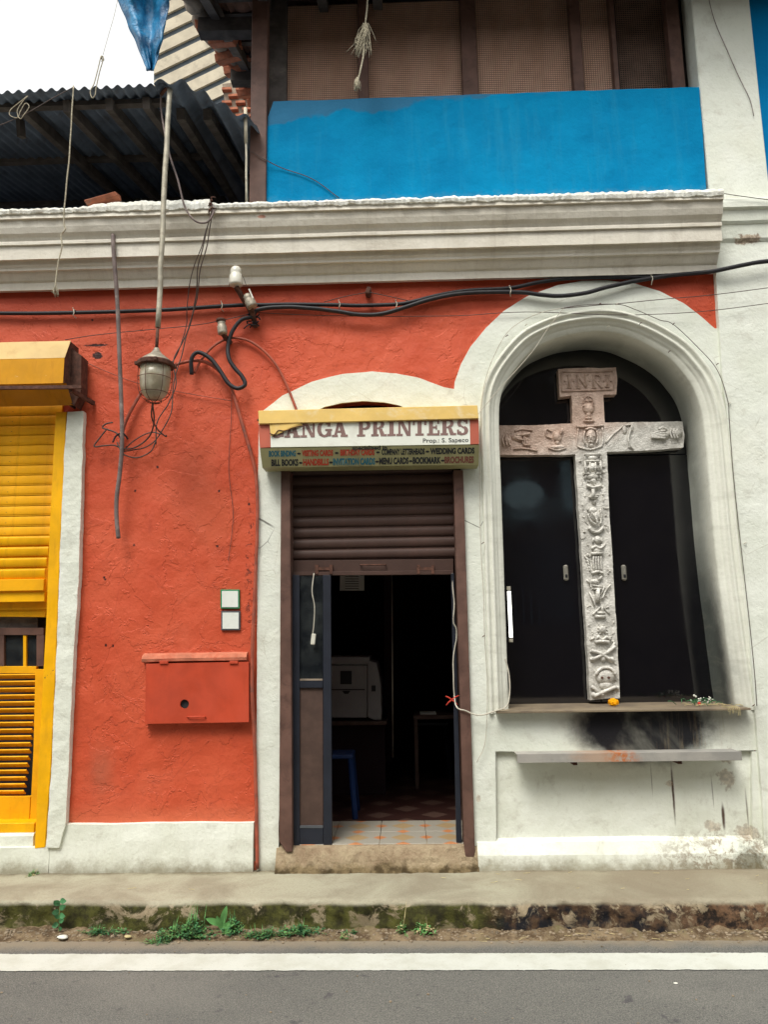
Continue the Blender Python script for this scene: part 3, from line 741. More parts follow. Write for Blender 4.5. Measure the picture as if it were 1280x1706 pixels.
# glazed cupboard behind the cross: fixed head, two doors with handles
arch = [(p.x, p.y) for p in off(.03)]
zspring = W(990, 760, YB).z
head = [p for p in arch if p[1] > zspring]
head = [(head[0][0], zspring+.004)] + head + [(head[-1][0], zspring+.004)]
sheet('niche_head_pane', head, YB, .02, M['blackglass'], B, world=True)
xc = W(990, 960, YB).x; xl = min(p[0] for p in arch)-.02; xr = max(p[0] for p in arch)+.05
for i, (a, b) in enumerate(((xl, xc-.004), (xc+.004, xr))):
    d = sheet('niche_door', [(a, zs-.01), (b, zs-.01), (b, zspring-.004), (a, zspring-.004)], YB+.002, .02, M['blackglass'], B, world=True)
    hp = W((944, 1041)[i], 954, YB-.02)
    bm = bmesh.new(); add_box(bm, (hp.x-.017, YB-.022, hp.z-.055), (hp.x+.017, YB+.004, hp.z+.055), bev=.009)
    h = fin(bm, 'handle', M['steel'], d, smooth=False)
    bm = bmesh.new(); add_box(bm, (hp.x-.008, YB-.026, hp.z-.036), (hp.x+.008, YB-.018, hp.z-.012), bev=.003)
    fin(bm, 'keyhole', M['darkplastic'], d)
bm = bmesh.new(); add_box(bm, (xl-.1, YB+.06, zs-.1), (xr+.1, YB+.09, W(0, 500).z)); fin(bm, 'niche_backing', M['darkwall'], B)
# sill slab
def sill():
    bm = bmesh.new(); a = W(828, 1184, -.09); b = W(1252, 1181, -.09); th = .014; rows = []
    x0, x1 = a.x, b.x; zz = zs
    add_box(bm, (x0, -.09, zz-th), (x1, .42, zz), bev=.002)
    return fin(bm, 'niche_sill', M['sill'], B)
sill()
# ---- cornice
xe = W(1190, 458).x
def z6(py, y): return W(640, py, y).z
CY = [(.10, 330, .10), (-.255, 334, None), (-.262, 347, None), (-.245, 349, None), (-.242, 352, None), (-.236, 362, None), (-.222, 372, None), (-.200, 380, None), (-.190, 385, None), (-.198, 387, None), (-.198, 391, None), (-.182, 393, None), (-.180, 416, None), (-.148, 418, None), (-.138, 427, None), (-.128, 431, None), (-.128, 435, None), (-.112, 437, None), (-.090, 446, None), (-.075, 452, None), (-.060, 456, None), (-.058, 468, None), (-.02, 471, None), (.0, 471, None), (.05, 471, None)]
cprof = []
for y, py, _ in CY: cprof.append((y, z6(py, y) if y < .05 else z6(334 if py < 400 else 471, -.255 if py < 400 else 0)))
CTOP = cprof[1][1]
def lipf(x, k):
    if k in (1, 2):
        s = .010*noise.noise(Vector((x*7, k, 0)))+.008*noise.noise(Vector((x*23, k, 3)))
        return (s*.8, s if k == 1 else s*.5)
    return (0, 0)
prism_x('cornice', cprof, -3.9, xe, M['cornice'], B, 620, .0022, lipf)
# ragged white plaster along the top edge (stepped where it was patched)
def lip():
    bm = bmesh.new(); rows = []; n = 700; xa = W(-60, 345, -.26).x; xb = xe-.004
    xs1 = W(130, 345, -.26).x; xs2 = W(205, 335, -.26).x; xs3 = W(350, 335, -.26).x
    for i in range(n+1):
        x = xa+(xb-xa)*i/n
        h = .012
        if xs1 < x < xs3: h += .030*min(1, (x-xs1)/.25)
        h += .010*noise.noise(Vector((x*9, 0, 0)))+.010*noise.noise(Vector((x*31, 2, 0)))
        lo = -.034-.012*min(1, max(0, (x-.4)/.8))+.010*noise.noise(Vector((x*12, 7, 0)))+.005*noise.noise(Vector((x*50, 7, 0)))
        f = -.272+.010*noise.noise(Vector((x*15, 1, 4)))+.006*noise.noise(Vector((x*60, 1, 4)))
        mid = f-.006+.006*noise.noise(Vector((x*40, 11, 4)))
        rows.append([bm.verts.new((x, yy, CTOP+zz)) for yy, zz in ((-.02, h-.005), (-.20, h), (f+.012, h), (f, h-.010), (mid, (h+lo)/2), (f, lo+.004), (-.250, lo))])
    for a, b in zip(rows[:-1], rows[1:]):
        for k in range(len(a)-1): bm.faces.new((a[k], b[k], b[k+1], a[k+1]))
    bm.faces.new(rows[-1])
    return fin(bm, 'cornice_lip', M['lip'], B)
lip()
# ---- right pilaster and its own little cornice, upper column
pl = [(W(a, b, -.045).x, W(a, b, -.045).z) for a, b in ((1189, 395), (1330, 395), (1330, 560), (1204, 640), (1238, 960), (1274, 1330))]
sheet('pilaster', [(1190, 395), (1340, 395), (1340, 1460), (1278, 1460), (1271, 1330), (1249, 1050), (1222, 780), (1204, 620)], -.042, .06, M['white'], B, jit=.001, step=.04, grid=.05, disp=.0025, seed=21)
zc0, zc1 = zr(1245, 330, -.12), zr(1245, 402, -.05)
prism_x('pilaster_cornice', [(.2, zc0+.05), (-.05, zc0+.045), (-.12, zc0), (-.125, zc0-.03), (-.125, zc0-.065), (-.115, zc0-.07), (-.10, zc0-.075), (-.092, zc0-.15), (-.08, zc0-.165), (-.072, zc0-.17), (-.06, zc1+.02), (-.044, zc1), (.05, zc1)], xe+.002, W(1380, 380).x, M['white'], B, 80, .003)
bm = bmesh.new(); cxl = W(1180, 315, -.03).x; cxr = W(1279, 300, -.03).x
add_box(bm, (cxl, -.05, CTOP-.05), (cxr, .14, CTOP+3.2), bev=.006); fin(bm, 'upper_column', M['white'], B)
bm = bmesh.new(); add_box(bm, (cxr+.002, .0, CTOP-.3), (cxr+1.5, .2, CTOP+3.2)); fin(bm, 'blue_side_wall', M['blue2'], B)
# ---- blue parapet
sheet('blue_parapet', [(456, 169), (700, 161), (1000, 150), (1166, 145), (1172, 230), (1180, 345), (443, 365), (442, 250), (446, 195)], -.06, .14, M['blue'], B, jit=.003, step=.04, grid=.05, disp=.004, seed=31)
PT = W(800, 155, .0).z
# ---- timber posts and mesh screens of the upper floor
ZT = 6.5
def post(px, wpx, y, mat, dep=.09, z0=None, py=160, name='post'):
    a = W(px-wpx/2, py, y); b = W(px+wpx/2, py, y)
    bm = bmesh.new(); add_box(bm, (a.x, y, CTOP-.05 if z0 is None else z0), (b.x, y+dep, ZT), bev=.004)
    return fin(bm, name, mat, B)
post(431, 27, -.09, M['brownwood'], .09)
post(462, 30, .06, M['darkwood'], .06)
for px, wp in ((606, 17), (785, 26), (967, 18), (1031, 8), (1134, 22)):
    post(px, wp, .06, M['brownwood'], .08, PT-.3)
SY = .13
for a, b in ((478, 597), (614, 772), (798, 958), (976, 1027)):
    pa = W(a, 160, SY); pb = W(b, 160, SY)
    bm = bmesh.new(); add_box(bm, (pa.x, SY, PT-.35), (pb.x, SY+.012, ZT-.25))
    p = fin(bm, 'screen_panel', M['meshback'], B)
    bm = bmesh.new(); x = pa.x+.004; st = .0165
    while x < pb.x:
        add_box(bm, (x-.002, SY-.010, PT-.35), (x+.002, SY-.006, ZT-.25)); x += st
    z = PT-.3
    while z < ZT-.26:
        add_box(bm, (pa.x, SY-.0125, z-.0015), (pb.x, SY-.0102, z+.0015)); z += st
    fin(bm, 'wire_mesh', M['meshwire'], p, kind='stuff')
pa = W(1036, 160, SY+.1); pb = W(1130, 160, SY+.1)
bm = bmesh.new(); add_box(bm, (pa.x, SY+.12, PT-.35), (pb.x+.1, SY+.14, ZT)); fin(bm, 'screen_panel', M['darkwood'], B)  # dark board closes the open bay, standing in for the gloom inside
bm = bmesh.new(); x = pa.x
while x < pb.x+.05: add_box(bm, (x-.002, SY+.085, PT-.35), (x+.002, SY+.09, ZT-.1)); x += .017
z = PT-.3
while z < ZT-.1: add_box(bm, (pa.x, SY+.081, z-.002), (pb.x+.05, SY+.0845, z+.002)); z += .017
fin(bm, 'wire_mesh', M['meshwire'], B, kind='stuff')
# loft floor and back wall (dark attic behind the eaves)
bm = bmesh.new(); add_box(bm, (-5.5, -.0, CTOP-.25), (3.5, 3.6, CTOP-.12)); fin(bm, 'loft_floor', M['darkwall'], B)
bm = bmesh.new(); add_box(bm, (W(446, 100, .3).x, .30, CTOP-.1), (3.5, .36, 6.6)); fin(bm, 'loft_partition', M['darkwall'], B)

# ---- clay tile roof over the upper floor, seen from below at the upper left
RZ0, RS = 6.03, .42
def roofp(x, y, dz=0): return Vector((x, y, RZ0+RS*(y+.5)+dz))
vx = W(286, 0, -.5).x
def tiled_roof():
    bm = bmesh.new()
    for y in (-.55, ): pass
    a = [roofp(vx, -.55, .07), roofp(3.4, -.55, .07), roofp(3.4, 3.6, .07), roofp(vx, 3.6, .07)]
    up_ = [p+Vector((0, 0, .02)) for p in a]
    va = [bm.verts.new(p) for p in a]; vb = [bm.verts.new(p) for p in up_]
    bm.faces.new(va); bm.faces.new(vb)
    for i in range(4): bm.faces.new((va[i], va[(i+1) % 4], vb[(i+1) % 4], vb[i]))
    rf = fin(bm, 'tiled_roof', M['darkwood'], B)
    # one tile mesh, shared
    bm = bmesh.new(); tw, tl = .21, .30
    xs = [-.5, -.3, -.1, .1, .3, .5]; hs_ = [0, .012, .002, .002, .014, 0]
    rows = []
    for yy, dz in ((0, 0), (tl, .0)):
        rows.append([bm.verts.new((u*tw, yy, h+dz)) for u, h in zip(xs, hs_)])
    rows2 = [[bm.verts.new(v.co+Vector((0, 0, .014))) for v in r_] for r_ in rows]
    for k in range(5): bm.faces.new((rows[0][k], rows[0][k+1], rows[1][k+1], rows[1][k])); bm.faces.new((rows2[0][k], rows2[0][k+1], rows2[1][k+1], rows2[1][k])); bm.faces.new((rows[0][k], rows[0][k+1], rows2[0][k+1], rows2[0][k]))
    t0 = fin(bm, 'tile', M['tile'], rf); me = t0.data
    first = True
    sl_ = math.atan(RS)
    for j in range(14):
        for i in range(7):
            x = vx+.10+i*.205; y = -.52+j*.28
            o = t0 if first else t0.copy()
            if not first: COL.objects.link(o)
            first = False
            o.location = roofp(x+random.uniform(-.006, .006), y, .030+random.uniform(-.004, .008)); o.rotation_euler = (sl_+R(-3), random.uniform(-.03, .03), random.uniform(-.03, .03))
    for j in range(15):
        y = -.5+j*.28; bm = bmesh.new(); add_beam(bm, roofp(vx+.02, y, .01), roofp(vx+1.45, y, .01), .045, .03, wob=.003); fin(bm, 'batten', M['darkwood'], rf)
    for x in (vx+.12, vx+.55, vx+.98, vx+1.40):
        bm = bmesh.new(); add_beam(bm, roofp(x, -.58, -.05), roofp(x, 3.5, -.05), .07, .10, wob=.003); fin(bm, 'rafter', M['darkwood'], rf)
    for y in (.25, 1.35, 2.5):
        bm = bmesh.new(); add_beam(bm, roofp(vx-.02, y, -.16), roofp(vx+1.5, y, -.16), .10, .12, wob=.004); fin(bm, 'purlin', M['darkwood'], rf)
    bm = bmesh.new(); add_beam(bm, (vx+1.38, .5, 5.0), (vx+.62, .55, 6.05), .08, .09, wob=.004); fin(bm, 'brace', M['darkwood'], rf)
    bm = bmesh.new(); add_beam(bm, (vx+.3, 1.35, 5.9), (vx+1.5, 1.30, 5.75), .09, .12, wob=.004); fin(bm, 'tie_beam', M['darkwood'], rf)
    bm = bmesh.new(); add_beam(bm, (vx+.98, 1.2, 5.2), (vx+.98, 1.2, 6.5), .08, .08, wob=.004); fin(bm, 'strut', M['darkwood'], rf)
    # raw brick verge: bricks with mortar sliding back along the roof's left edge
    bm = bmesh.new(); add_box(bm, (-.11, -.05, -.035), (.11, .05, .035), bev=.005)
    b0 = fin(bm, 'brick', M['brick'], rf); first = True
    for j in range(20):
        for k in range(1 if j % 3 else 2):
            y = .35+j*.11
            o = b0 if first else b0.copy()
            if not first: COL.objects.link(o)
            first = False
            o.location = roofp(vx+.03+random.uniform(-.045, .045), y, .0-.075*k+random.uniform(-.01, .01)); o.rotation_euler = (random.uniform(-.1, .1)+.4, random.uniform(-.12, .12), random.uniform(-.25, .25))
    bm = bmesh.new(); 
    add_tube(bm, [roofp(vx-.05, -.5, .03), roofp(vx-.03, .1, .03), roofp(vx-.02, .6, .02), roofp(vx+.02, 1.4, .03), roofp(vx+.03, 2.8, .03)], .075, 9, 10, .09)
    fin(bm, 'verge_mortar', M['cement'], rf, smooth=True)
tiled_roof()

# ---- neighbouring gable boards beyond the roof
GB = empty('gable_boards', W(300, 140, 3.6), 'cream and grey striped board gable seen between blue tarpaulin and tiled roof', 'boards')
for i in range(9):
    ya_, yb_ = -92+i*30, -92+(i+1)*30-11
    sl_ = 46
    sheet('board', [(256, ya_+sl_), (404, ya_-25), (404, yb_-25), (256, yb_+sl_)], 3.6, .05, M['plank'], GB)
    sheet('cover_strip', [(256, yb_+sl_+.2), (404, yb_-24.8), (404, yb_-14.2), (256, yb_+sl_+10.8)], 3.63, .05, M['slate'], GB)

# ---- brick face under the verge behind the post
sheet('brick_infill', [(370, 140), (440, 130), (440, 300), (392, 300)], 2.9, .1, M['cement'], B)
bm = bmesh.new(); add_box(bm, (-.10, -.03, -.03), (.10, .03, .03), bev=.004)
bb0 = fin(bm, 'brick', M['brick'], B); first = True
for j in range(10):
    for i in range(4):
        q = W(378+i*23+(j % 2)*11, 150+j*11, 2.88)
        o = bb0 if first else bb0.copy()
        if not first: COL.objects.link(o)
        first = False
        o.location = q; o.rotation_euler = (0, 0, random.uniform(-.04, .04)); o.scale = (.55, 1, .55)

# ================================================================== corrugated lean-to roof (upper left)
CR = empty('corrugated_roof', W(140, 150, -.42), 'rusty dark corrugated iron roof jutting out above the cornice at the left', 'roof')
EY = -.42
ez = W(130, 149, EY).z; exr = W(268, 145, EY).x
SLP = .24
def corr():
    bm = bmesh.new(); lam = .076; x0 = -4.6; n = int((exr+.05-x0)/lam*8); rows = []
    ys = [EY, EY+.12, EY+.3, EY+.7, EY+1.2, EY+2.2, EY+3.0]
    for i in range(n+1):
        x = x0+(exr+.05-x0)*i/n; s = math.sin(2*math.pi*x/lam)
        tilt = .010*(x-exr)*-1*0 + .03*noise.noise(Vector((x*.9, 0, 0)))
        row = []
        for k, y in enumerate(ys):
            ee = .012*noise.noise(Vector((round(x/.6), 0, 5))) if k == 0 else 0
            row.append(bm.verts.new((x, y+ee, ez+SLP*(y-EY)+.014*s+tilt+.004)))
        rows.append(row)
    up_ = []
    for r_ in rows: up_.append([bm.verts.new(v.co+Vector((0, 0, .0035))) for v in r_])
    for a, b, c, d in zip(rows[:-1], rows[1:], up_[:-1], up_[1:]):
        for k in range(len(ys)-1):
            bm.faces.new((a[k], a[k+1], b[k+1], b[k])); bm.faces.new((c[k], c[k+1], d[k+1], d[k]))
        bm.faces.new((a[0], b[0], d[0], c[0]))
    return fin(bm, 'roof_sheet', M['iron'], CR, smooth=True, recalc=False)
corr()
def corr2():
    # sagging end sheet whose edge comes down to the brown post
    E = smooth_path([W(256, 140, -.46), W(282, 136, -.46), W(308, 140, -.42), (W(345, 160, -.36)), W(385, 184, -.3), W(428, 205, -.2)], 14)
    bm = bmesh.new(); rows = []; acc = 0; prev = E[0]
    for p in E:
        acc += (p-prev).length; prev = p
        s = math.sin(2*math.pi*acc/.155)
        row = []
        for y, dz in ((0, 0), (.15, .03), (.5, .12), (1.2, .27), (2.6, .55)):
            row.append(bm.verts.new(p+Vector((0, y, dz+.026*s))))
        rows.append(row)
    up_ = [[bm.verts.new(v.co+Vector((0, 0, .005))) for v in r_] for r_ in rows]
    for a, b, c, d in zip(rows[:-1], rows[1:], up_[:-1], up_[1:]):
        for k in range(4):
            bm.faces.new((a[k], a[k+1], b[k+1], b[k])); bm.faces.new((c[k], c[k+1], d[k+1], d[k]))
        bm.faces.new((a[0], b[0], d[0], c[0]))
    return fin(bm, 'roof_sheet', M['iron'], CR, smooth=True, recalc=False)
corr2()
zu = lambda y: ez+SLP*(y-EY)-.02
for px in (45, 120, 190, 250):
    x = W(px, 200, EY+.2).x
    bm = bmesh.new(); add_beam(bm, (x, EY+.10, zu(EY+.10)-.045), (x+.03, EY+2.9, zu(EY+2.9)-.045), .05, .08, wob=.003); fin(bm, 'rafter', M['darkwood'], CR)
for k, y in enumerate((EY+.17, EY+1.1, EY+2.1)):
    bm = bmesh.new(); add_beam(bm, (-4.6, y, zu(y)-.01), (exr-.02, y, zu(y)-.01), .05, .035, wob=.003); fin(bm, 'purlin', M['darkwood'], CR)
for px, px2 in ((300, 330), (345, 372)):
    a = W(px, 190, -.15); bm = bmesh.new(); add_beam(bm, a, W(px2+60, 330, 1.6), .06, .08, wob=.003); fin(bm, 'rafter', M['darkwood'], CR)
bm = bmesh.new(); add_beam(bm, W(33, 200, -.05), W(33, 226, -.05)+Vector((0, .02, 0)), .035, .05); fin(bm, 'strut', M['darkwood'], CR)
bm = bmesh.new(); add_box(bm, (-5.2, 2.3, CTOP-.2), (W(450, 100, 2.3).x+.3, 2.36, 6.0)); fin(bm, 'back_wall', M['darkwall'], CR)

# ================================================================== brown rolling shutter and the doorway
RY = -.02
bm = bmesh.new()
def quadbox(bm, q, y0, y1):
    """q: four photo pixels (front face, plane y0) swept straight back to y1"""
    f = [W(a, b, y0) for a, b in q]; k = [Vector((p.x, y1, p.z)) for p in f]
    vf = [bm.verts.new(p) for p in f]; vk = [bm.verts.new(p) for p in k]
    bm.faces.new(vf); bm.faces.new(list(reversed(vk)))
    n = len(q)
    for i in range(n): bm.faces.new((vf[i], vf[(i+1) % n], vk[(i+1) % n], vk[i]))
def qb(name, q, y0, y1, mat, parent, bev=0.0, label=None):
    bm = bmesh.new(); quadbox(bm, q, y0, y1)
    if bev:
        bmesh.ops.recalc_face_normals(bm, faces=bm.faces)
        bmesh.ops.bevel(bm, geom=list(bm.edges), offset=bev, segments=1, affect='EDGES')
    o = fin(bm, name, mat, parent)
    if label: o['label'] = label
    return o
sx0 = W(484, 860, .07).x; sx1 = W(756, 860, .07).x
bm = bmesh.new(); add_box(bm, (sx0+.004, .10, W(620, 935, .1).z), (sx1-.004, .11, W(620, 740, .1).z)); RSH = fin(bm, 'rolling_shutter', M['brown'], B)
def slat_mesh(L, h, bulge, lip_=.004):
    bm = bmesh.new(); n = 8; prof = []
    for i in range(n+1):
        a = math.pi*i/n; prof.append((-bulge*math.sin(a)**.45, h*(-.5+ (i/n))*.90))
    prof = [(.0, -h*.5)] + [(y, z) for y, z in prof] + [(.0, h*.5)]
    nx = 2
    rows = []
    for i in range(nx+1):
        x = L*(i/nx-.5); rows.append([bm.verts.new((x, y, z)) for y, z in prof])
    for a, b in zip(rows[:-1], rows[1:]):
        for k in range(len(prof)-1): bm.faces.new((a[k], b[k], b[k+1], a[k+1]))
    bm.faces.new(rows[0]); bm.faces.new(rows[-1])
    return bm
zb0 = W(620, 931, .07).z; sh = W(620, 913, .07).z-zb0
bm = slat_mesh(sx1-sx0, sh, .017); s0 = fin(bm, 'slat', M['brown'], RSH, smooth=False)
for i in range(11):
    o = s0 if i == 0 else s0.copy()
    if i: COL.objects.link(o)
    o.location = ((sx0+sx1)/2, .088, zb0+sh*(i+.5)); o.rotation_euler = (0, random.uniform(-.0015, .0015), 0)
qb('bottom_bar', [(485, 934), (756, 931), (756, 957), (485, 959)], .055, .085, M['brown'], RSH, .003)
qb('bottom_bar_flange', [(485, 953), (756, 950), (756, 957), (485, 959)], .030, .054, M['brown'], RSH, .002)
for px in (538, 708):
    bm = bmesh.new()
    for dx in (-13, 11): quadbox(bm, [(px+dx, 941), (px+dx+5, 941), (px+dx+5, 956), (px+dx, 956)], .025, .054)
    quadbox(bm, [(px-9, 945), (px+12, 945), (px+12, 950), (px-9, 950)], .030, .046)
    fin(bm, 'hasp', M['rust'], RSH)
tube('pull_handle', [W(602, 941, .05), W(604, 941, .03), W(640, 941, .03), W(642, 941, .05)], .005, M['rust'], RSH, sub=2)
qb('guide_rail', [(468, 783), (483, 783), (487, 1419), (477, 1420), (465, 1402)], -.045, .12, M['brownwood'], RSH, .003)
qb('guide_rail', [(756, 783), (772, 783), (792, 1418), (790, 1428), (776, 1428), (774, 1410)], -.045, .12, M['brownwood'], RSH, .003)
# raw timber liner beside rails
qb('door_liner', [(485, 1020), (489, 1020), (489, 1408), (485, 1408)], .06, .12, M['cement'], B)

TZ = W(650, 1407, .0).z
# step
def step():
    bm = bmesh.new(); rows = []; xa = W(460, 1420, -.03).x; xb = W(797, 1420, -.03).x; n = 90
    prof = [(.10, TZ-.002), (.0, TZ-.004), (-.02, TZ-.012), (-.034, TZ-.035), (-.045, TZ-.06), (-.055, TZ-.09), (-.07, .03), (-.085, .0), (-.09, -.03)]
    for i in range(n+1):
        x = xa+(xb-xa)*i/n; row = []
        for k, (y, z) in enumerate(prof):
            q = Vector((x*6, y*8, z*8)); d = noise.noise(q)+.6*noise.noise(q*3.1)+.3*noise.noise(q*8)
            row.append(bm.verts.new((x, y+.018*d*(k > 1), z+.010*d*(k > 1)-.0*d)))
        rows.append(row)
    for a, b in zip(rows[:-1], rows[1:]):
        for k in range(len(prof)-1): bm.faces.new((a[k], b[k], b[k+1], a[k+1]))
    bm.faces.new(rows[0]); bm.faces.new(rows[-1])
    return fin(bm, 'door_step', M['step'], B)
step()
# threshold floor tiles and room floor
bm = bmesh.new(); add_box(bm, (-.148, -.148, -.012), (.148, .148, 0), bev=.0015)
ft = fin(bm, 'floor_tile', M['floortile'], B); first = True
fx0 = W(490, 1400, .1).x
for i in range(4):
    for j in range(2):
        o = ft if first else ft.copy()
        if not first: COL.objects.link(o)
        first = False
        o.location = (fx0+.10+i*.2995, .165+j*.2995, TZ+.001); o.rotation_euler = (0, 0, (i*7+j*3) % 4*math.pi/2)
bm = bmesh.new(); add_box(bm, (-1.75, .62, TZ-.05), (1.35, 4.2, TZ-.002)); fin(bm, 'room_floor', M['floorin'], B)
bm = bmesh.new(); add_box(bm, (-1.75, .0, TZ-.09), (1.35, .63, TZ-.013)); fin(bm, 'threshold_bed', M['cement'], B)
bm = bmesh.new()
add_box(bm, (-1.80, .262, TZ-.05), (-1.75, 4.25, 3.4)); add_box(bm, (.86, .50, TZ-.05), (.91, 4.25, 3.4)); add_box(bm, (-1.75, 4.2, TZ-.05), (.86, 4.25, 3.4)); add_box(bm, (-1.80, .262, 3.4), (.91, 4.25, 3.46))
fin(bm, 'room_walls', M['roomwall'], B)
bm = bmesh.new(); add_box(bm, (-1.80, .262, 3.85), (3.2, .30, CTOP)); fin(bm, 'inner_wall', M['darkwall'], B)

# left folding door leaf: stiles, rails, glazed top, brown lower panel
LD_Y = .015
ld = qb('door_leaf', [(487, 958), (499, 958), (499, 1409), (486, 1410)], LD_Y, LD_Y+.04, M['navy'], B, .002)
qb('stile', [(538, 958), (551, 958), (553, 1408), (539, 1408)], LD_Y, LD_Y+.04, M['navy'], ld, .002)
qb('rail', [(499.3, 1134), (537.7, 1134), (537.9, 1146), (499.3, 1146)], LD_Y+.003, LD_Y+.037, M['navy'], ld, .002)
qb('rail', [(499.3, 1380), (538.6, 1380), (538.8, 1408.5), (499.3, 1409)], LD_Y+.003, LD_Y+.037, M['navy'], ld, .002)
qb('sill_bead', [(499.5, 1131), (537.5, 1131), (537.5, 1133.8), (499.5, 1133.8)], LD_Y+.001, LD_Y+.03, M['cement'], ld)
qb('sill_bead', [(499.5, 1376), (538.2, 1376), (538.2, 1379.8), (499.5, 1379.8)], LD_Y+.001, LD_Y+.03, M['grayframe'], ld)
qb('lower_panel', [(499.3, 1146.3), (537.9, 1146.3), (538.4, 1376), (499.3, 1376)], LD_Y+.018, LD_Y+.028, M['panelwood'], ld)
qb('glass_pane', [(499.3, 958), (537.9, 958), (537.9, 1131), (499.3, 1131)], LD_Y+.018, LD_Y+.022, M['pane'], ld)
qb('door_leaf', [(752, 955), (757, 955), (770, 1404), (761, 1404)], .015, .055, M['navy'], B, .002)

# ---- things in the doorway and the dark room
T = empty('hanging_switch', W(520, 962, -.0), 'small white switch hanging on its cord before the left door leaf', 'switch')
tube('cord', [W(523, 955, .02), W(520, 985, -.01), W(524, 1010, -.01), W(523, 1040, -.01), W(521, 1056, -.01)], .0035, M['wirelight'], T)
bm = bmesh.new(); p = W(522, 1065, -.01); add_box(bm, p+Vector((-.014, -.008, -.036)), p+Vector((.014, .010, .036)), Matrix.Rotation(.12, 3, 'Y'), .004); fin(bm, 'switch_body', M['ceramic'], T)
tag(tube('white_cord', [W(754, 955, .02), W(757, 1000, .01), W(756, 1035, .01), W(760, 1050, .01), W(757, 1090, .01), (W(756, 1130, .0)), W(757, 1160, -.0), W(763, 1178, -.05), W(778, 1184, -.06), W(800, 1192, -.06), W(826, 1184, -.09), W(846, 1176, -.10), W(850, 1150, -.07), W(846, 1110, -.06), W(843, 1096, -.06)], .0045, M['wirelight'], sub=8, wob=.012), 'thin white cord hanging down the right door edge and looping to the niche', 'cord')
bm = bmesh.new(); p = W(753, 1166, .0)
for a, L_ in ((.5, .055), (2.6, .045), (-.7, .05), (-2.4, .05)):
    add_tube(bm, [p, p+Vector((math.cos(a)*L_*.5, -.006, math.sin(a)*L_*.5+.004)), p+Vector((math.cos(a)*L_, 0, math.sin(a)*L_))], .006, 6, 4, rfun=lambda t: 1-.5*t)
tag(fin(bm, 'ribbon', M['cloth'], smooth=True), 'little red ribbon tied round the white cord at the door', 'ribbon')
CYY = 1.5
T = empty('photocopier', W(590, 1200, CYY), 'off white photocopier standing just inside the dark shop on the left', 'photocopier')
qb('body', [(540, 1108), (612, 1108), (612, 1196), (540, 1196)], CYY, CYY+.5, M['copier'], T, .006)
qb('side_cover', [(612.5, 1100), (628, 1104), (635, 1140), (636, 1200), (624, 1200), (612.5, 1195)], CYY-.02, CYY+.5, M['copier'], T, .006)
qb('lid', [(540, 1094), (616, 1094), (616, 1107), (540, 1107)], CYY-.02, CYY+.5, M['copier'], T, .006)
qb('screen', [(567, 1118), (586, 1118), (586, 1140), (567, 1140)], CYY-.008, CYY-.001, M['darkplastic'], T)
qb('tray_gap', [(546, 1148), (608, 1148), (608, 1150), (546, 1150)], CYY-.003, CYY-.0005, M['darkplastic'], T)
qb('tray_grip', [(570, 1151), (584, 1151), (580, 1156), (574, 1156)], CYY-.003, CYY-.0005, M['darkplastic'], T)
qb('vent', [(619, 1142), (626, 1142), (626, 1152), (619, 1152)], CYY-.026, CYY-.021, M['darkplastic'], T)
T = empty('machine_stand', W(590, 1380, 1.5), 'dark wooden stand carrying the photocopier', 'stand')
zt = W(590, 1200, CYY).z-.004; a = W(538, 1202, CYY).x; b = W(645, 1202, CYY).x
bm = bmesh.new(); add_box(bm, (a, 1.44, zt-.03), (b, 2.0, zt), bev=.003); fin(bm, 'top', M['panelwood'], T)
bm = bmesh.new(); add_box(bm, (a+.02, 1.52, TZ), (b-.02, 1.98, zt-.031)); fin(bm, 'cabinet', M['roomwall'], T)
sheetp = [(567, 955), (607, 955), (607, 984), (566, 984)]
T = qb('paper_notice', sheetp, 2.0, 2.003, M['boardw'], None); tag(T, 'white typed paper notice hanging inside above the photocopier', 'notice')
bm = bmesh.new()
for i in range(6): quadbox(bm, [(575, 960+i*4), (598, 960+i*4), (598, 961+i*4), (575, 961+i*4)], 1.9985, 1.9995)
fin(bm, 'printed_lines', M['ink'], T)
qb('partition', [(640, 940), (651, 940), (654, 1270), (640, 1270)], 2.01, 2.06, M['roomwall'], B)
tag(tube('steel_pole', [W(653, 930, 1.4), W(655, 1262, 1.4)], .006, M['steel'], sub=1), 'thin shiny steel pole upright in the middle of the dark shop', 'pole')
def stool(cx, cy, lab, mat, w_=.26, h_=.44):
    T = empty('plastic_stool', (cx, cy, TZ), lab, 'stool', 'blue plastic stools inside the shop')
    bm = bmesh.new(); add_box(bm, (cx-w_/2, cy-w_/2, TZ+h_-.03), (cx+w_/2, cy+w_/2, TZ+h_), bev=.008); fin(bm, 'seat', mat, T)
    for sx in (-1, 1):
        for sy in (-1, 1):
            bm = bmesh.new(); add_beam(bm, (cx+sx*w_*.42, cy+sy*w_*.42, TZ+h_-.03), (cx+sx*w_*.55, cy+sy*w_*.55, TZ), .035, .02); fin(bm, 'leg', mat, T)
p = W(560, 1290, .75); stool(p.x, .82, 'blue plastic stool just behind the left door leaf', M['bluechair'])
p = W(720, 1240, 2.3); stool(p.x, 2.3, 'dark blue stool far back on the right of the shop floor', M['navy'], .3, .5)
T = empty('side_table', W(720, 1180, 1.9), 'low table with papers in the dark right side of the shop', 'table')
p = W(730, 1188, 1.9)
bm = bmesh.new(); add_box(bm, (p.x-.22, 1.7, p.z-.03), (p.x+.20, 2.2, p.z)); fin(bm, 'table_top', M['panelwood'], T)
for sx in (-.2, .18):
    bm = bmesh.new(); add_box(bm, (p.x+sx-.015, 1.72, TZ), (p.x+sx+.015, 1.75, p.z-.03)); fin(bm, 'leg', M['panelwood'], T)
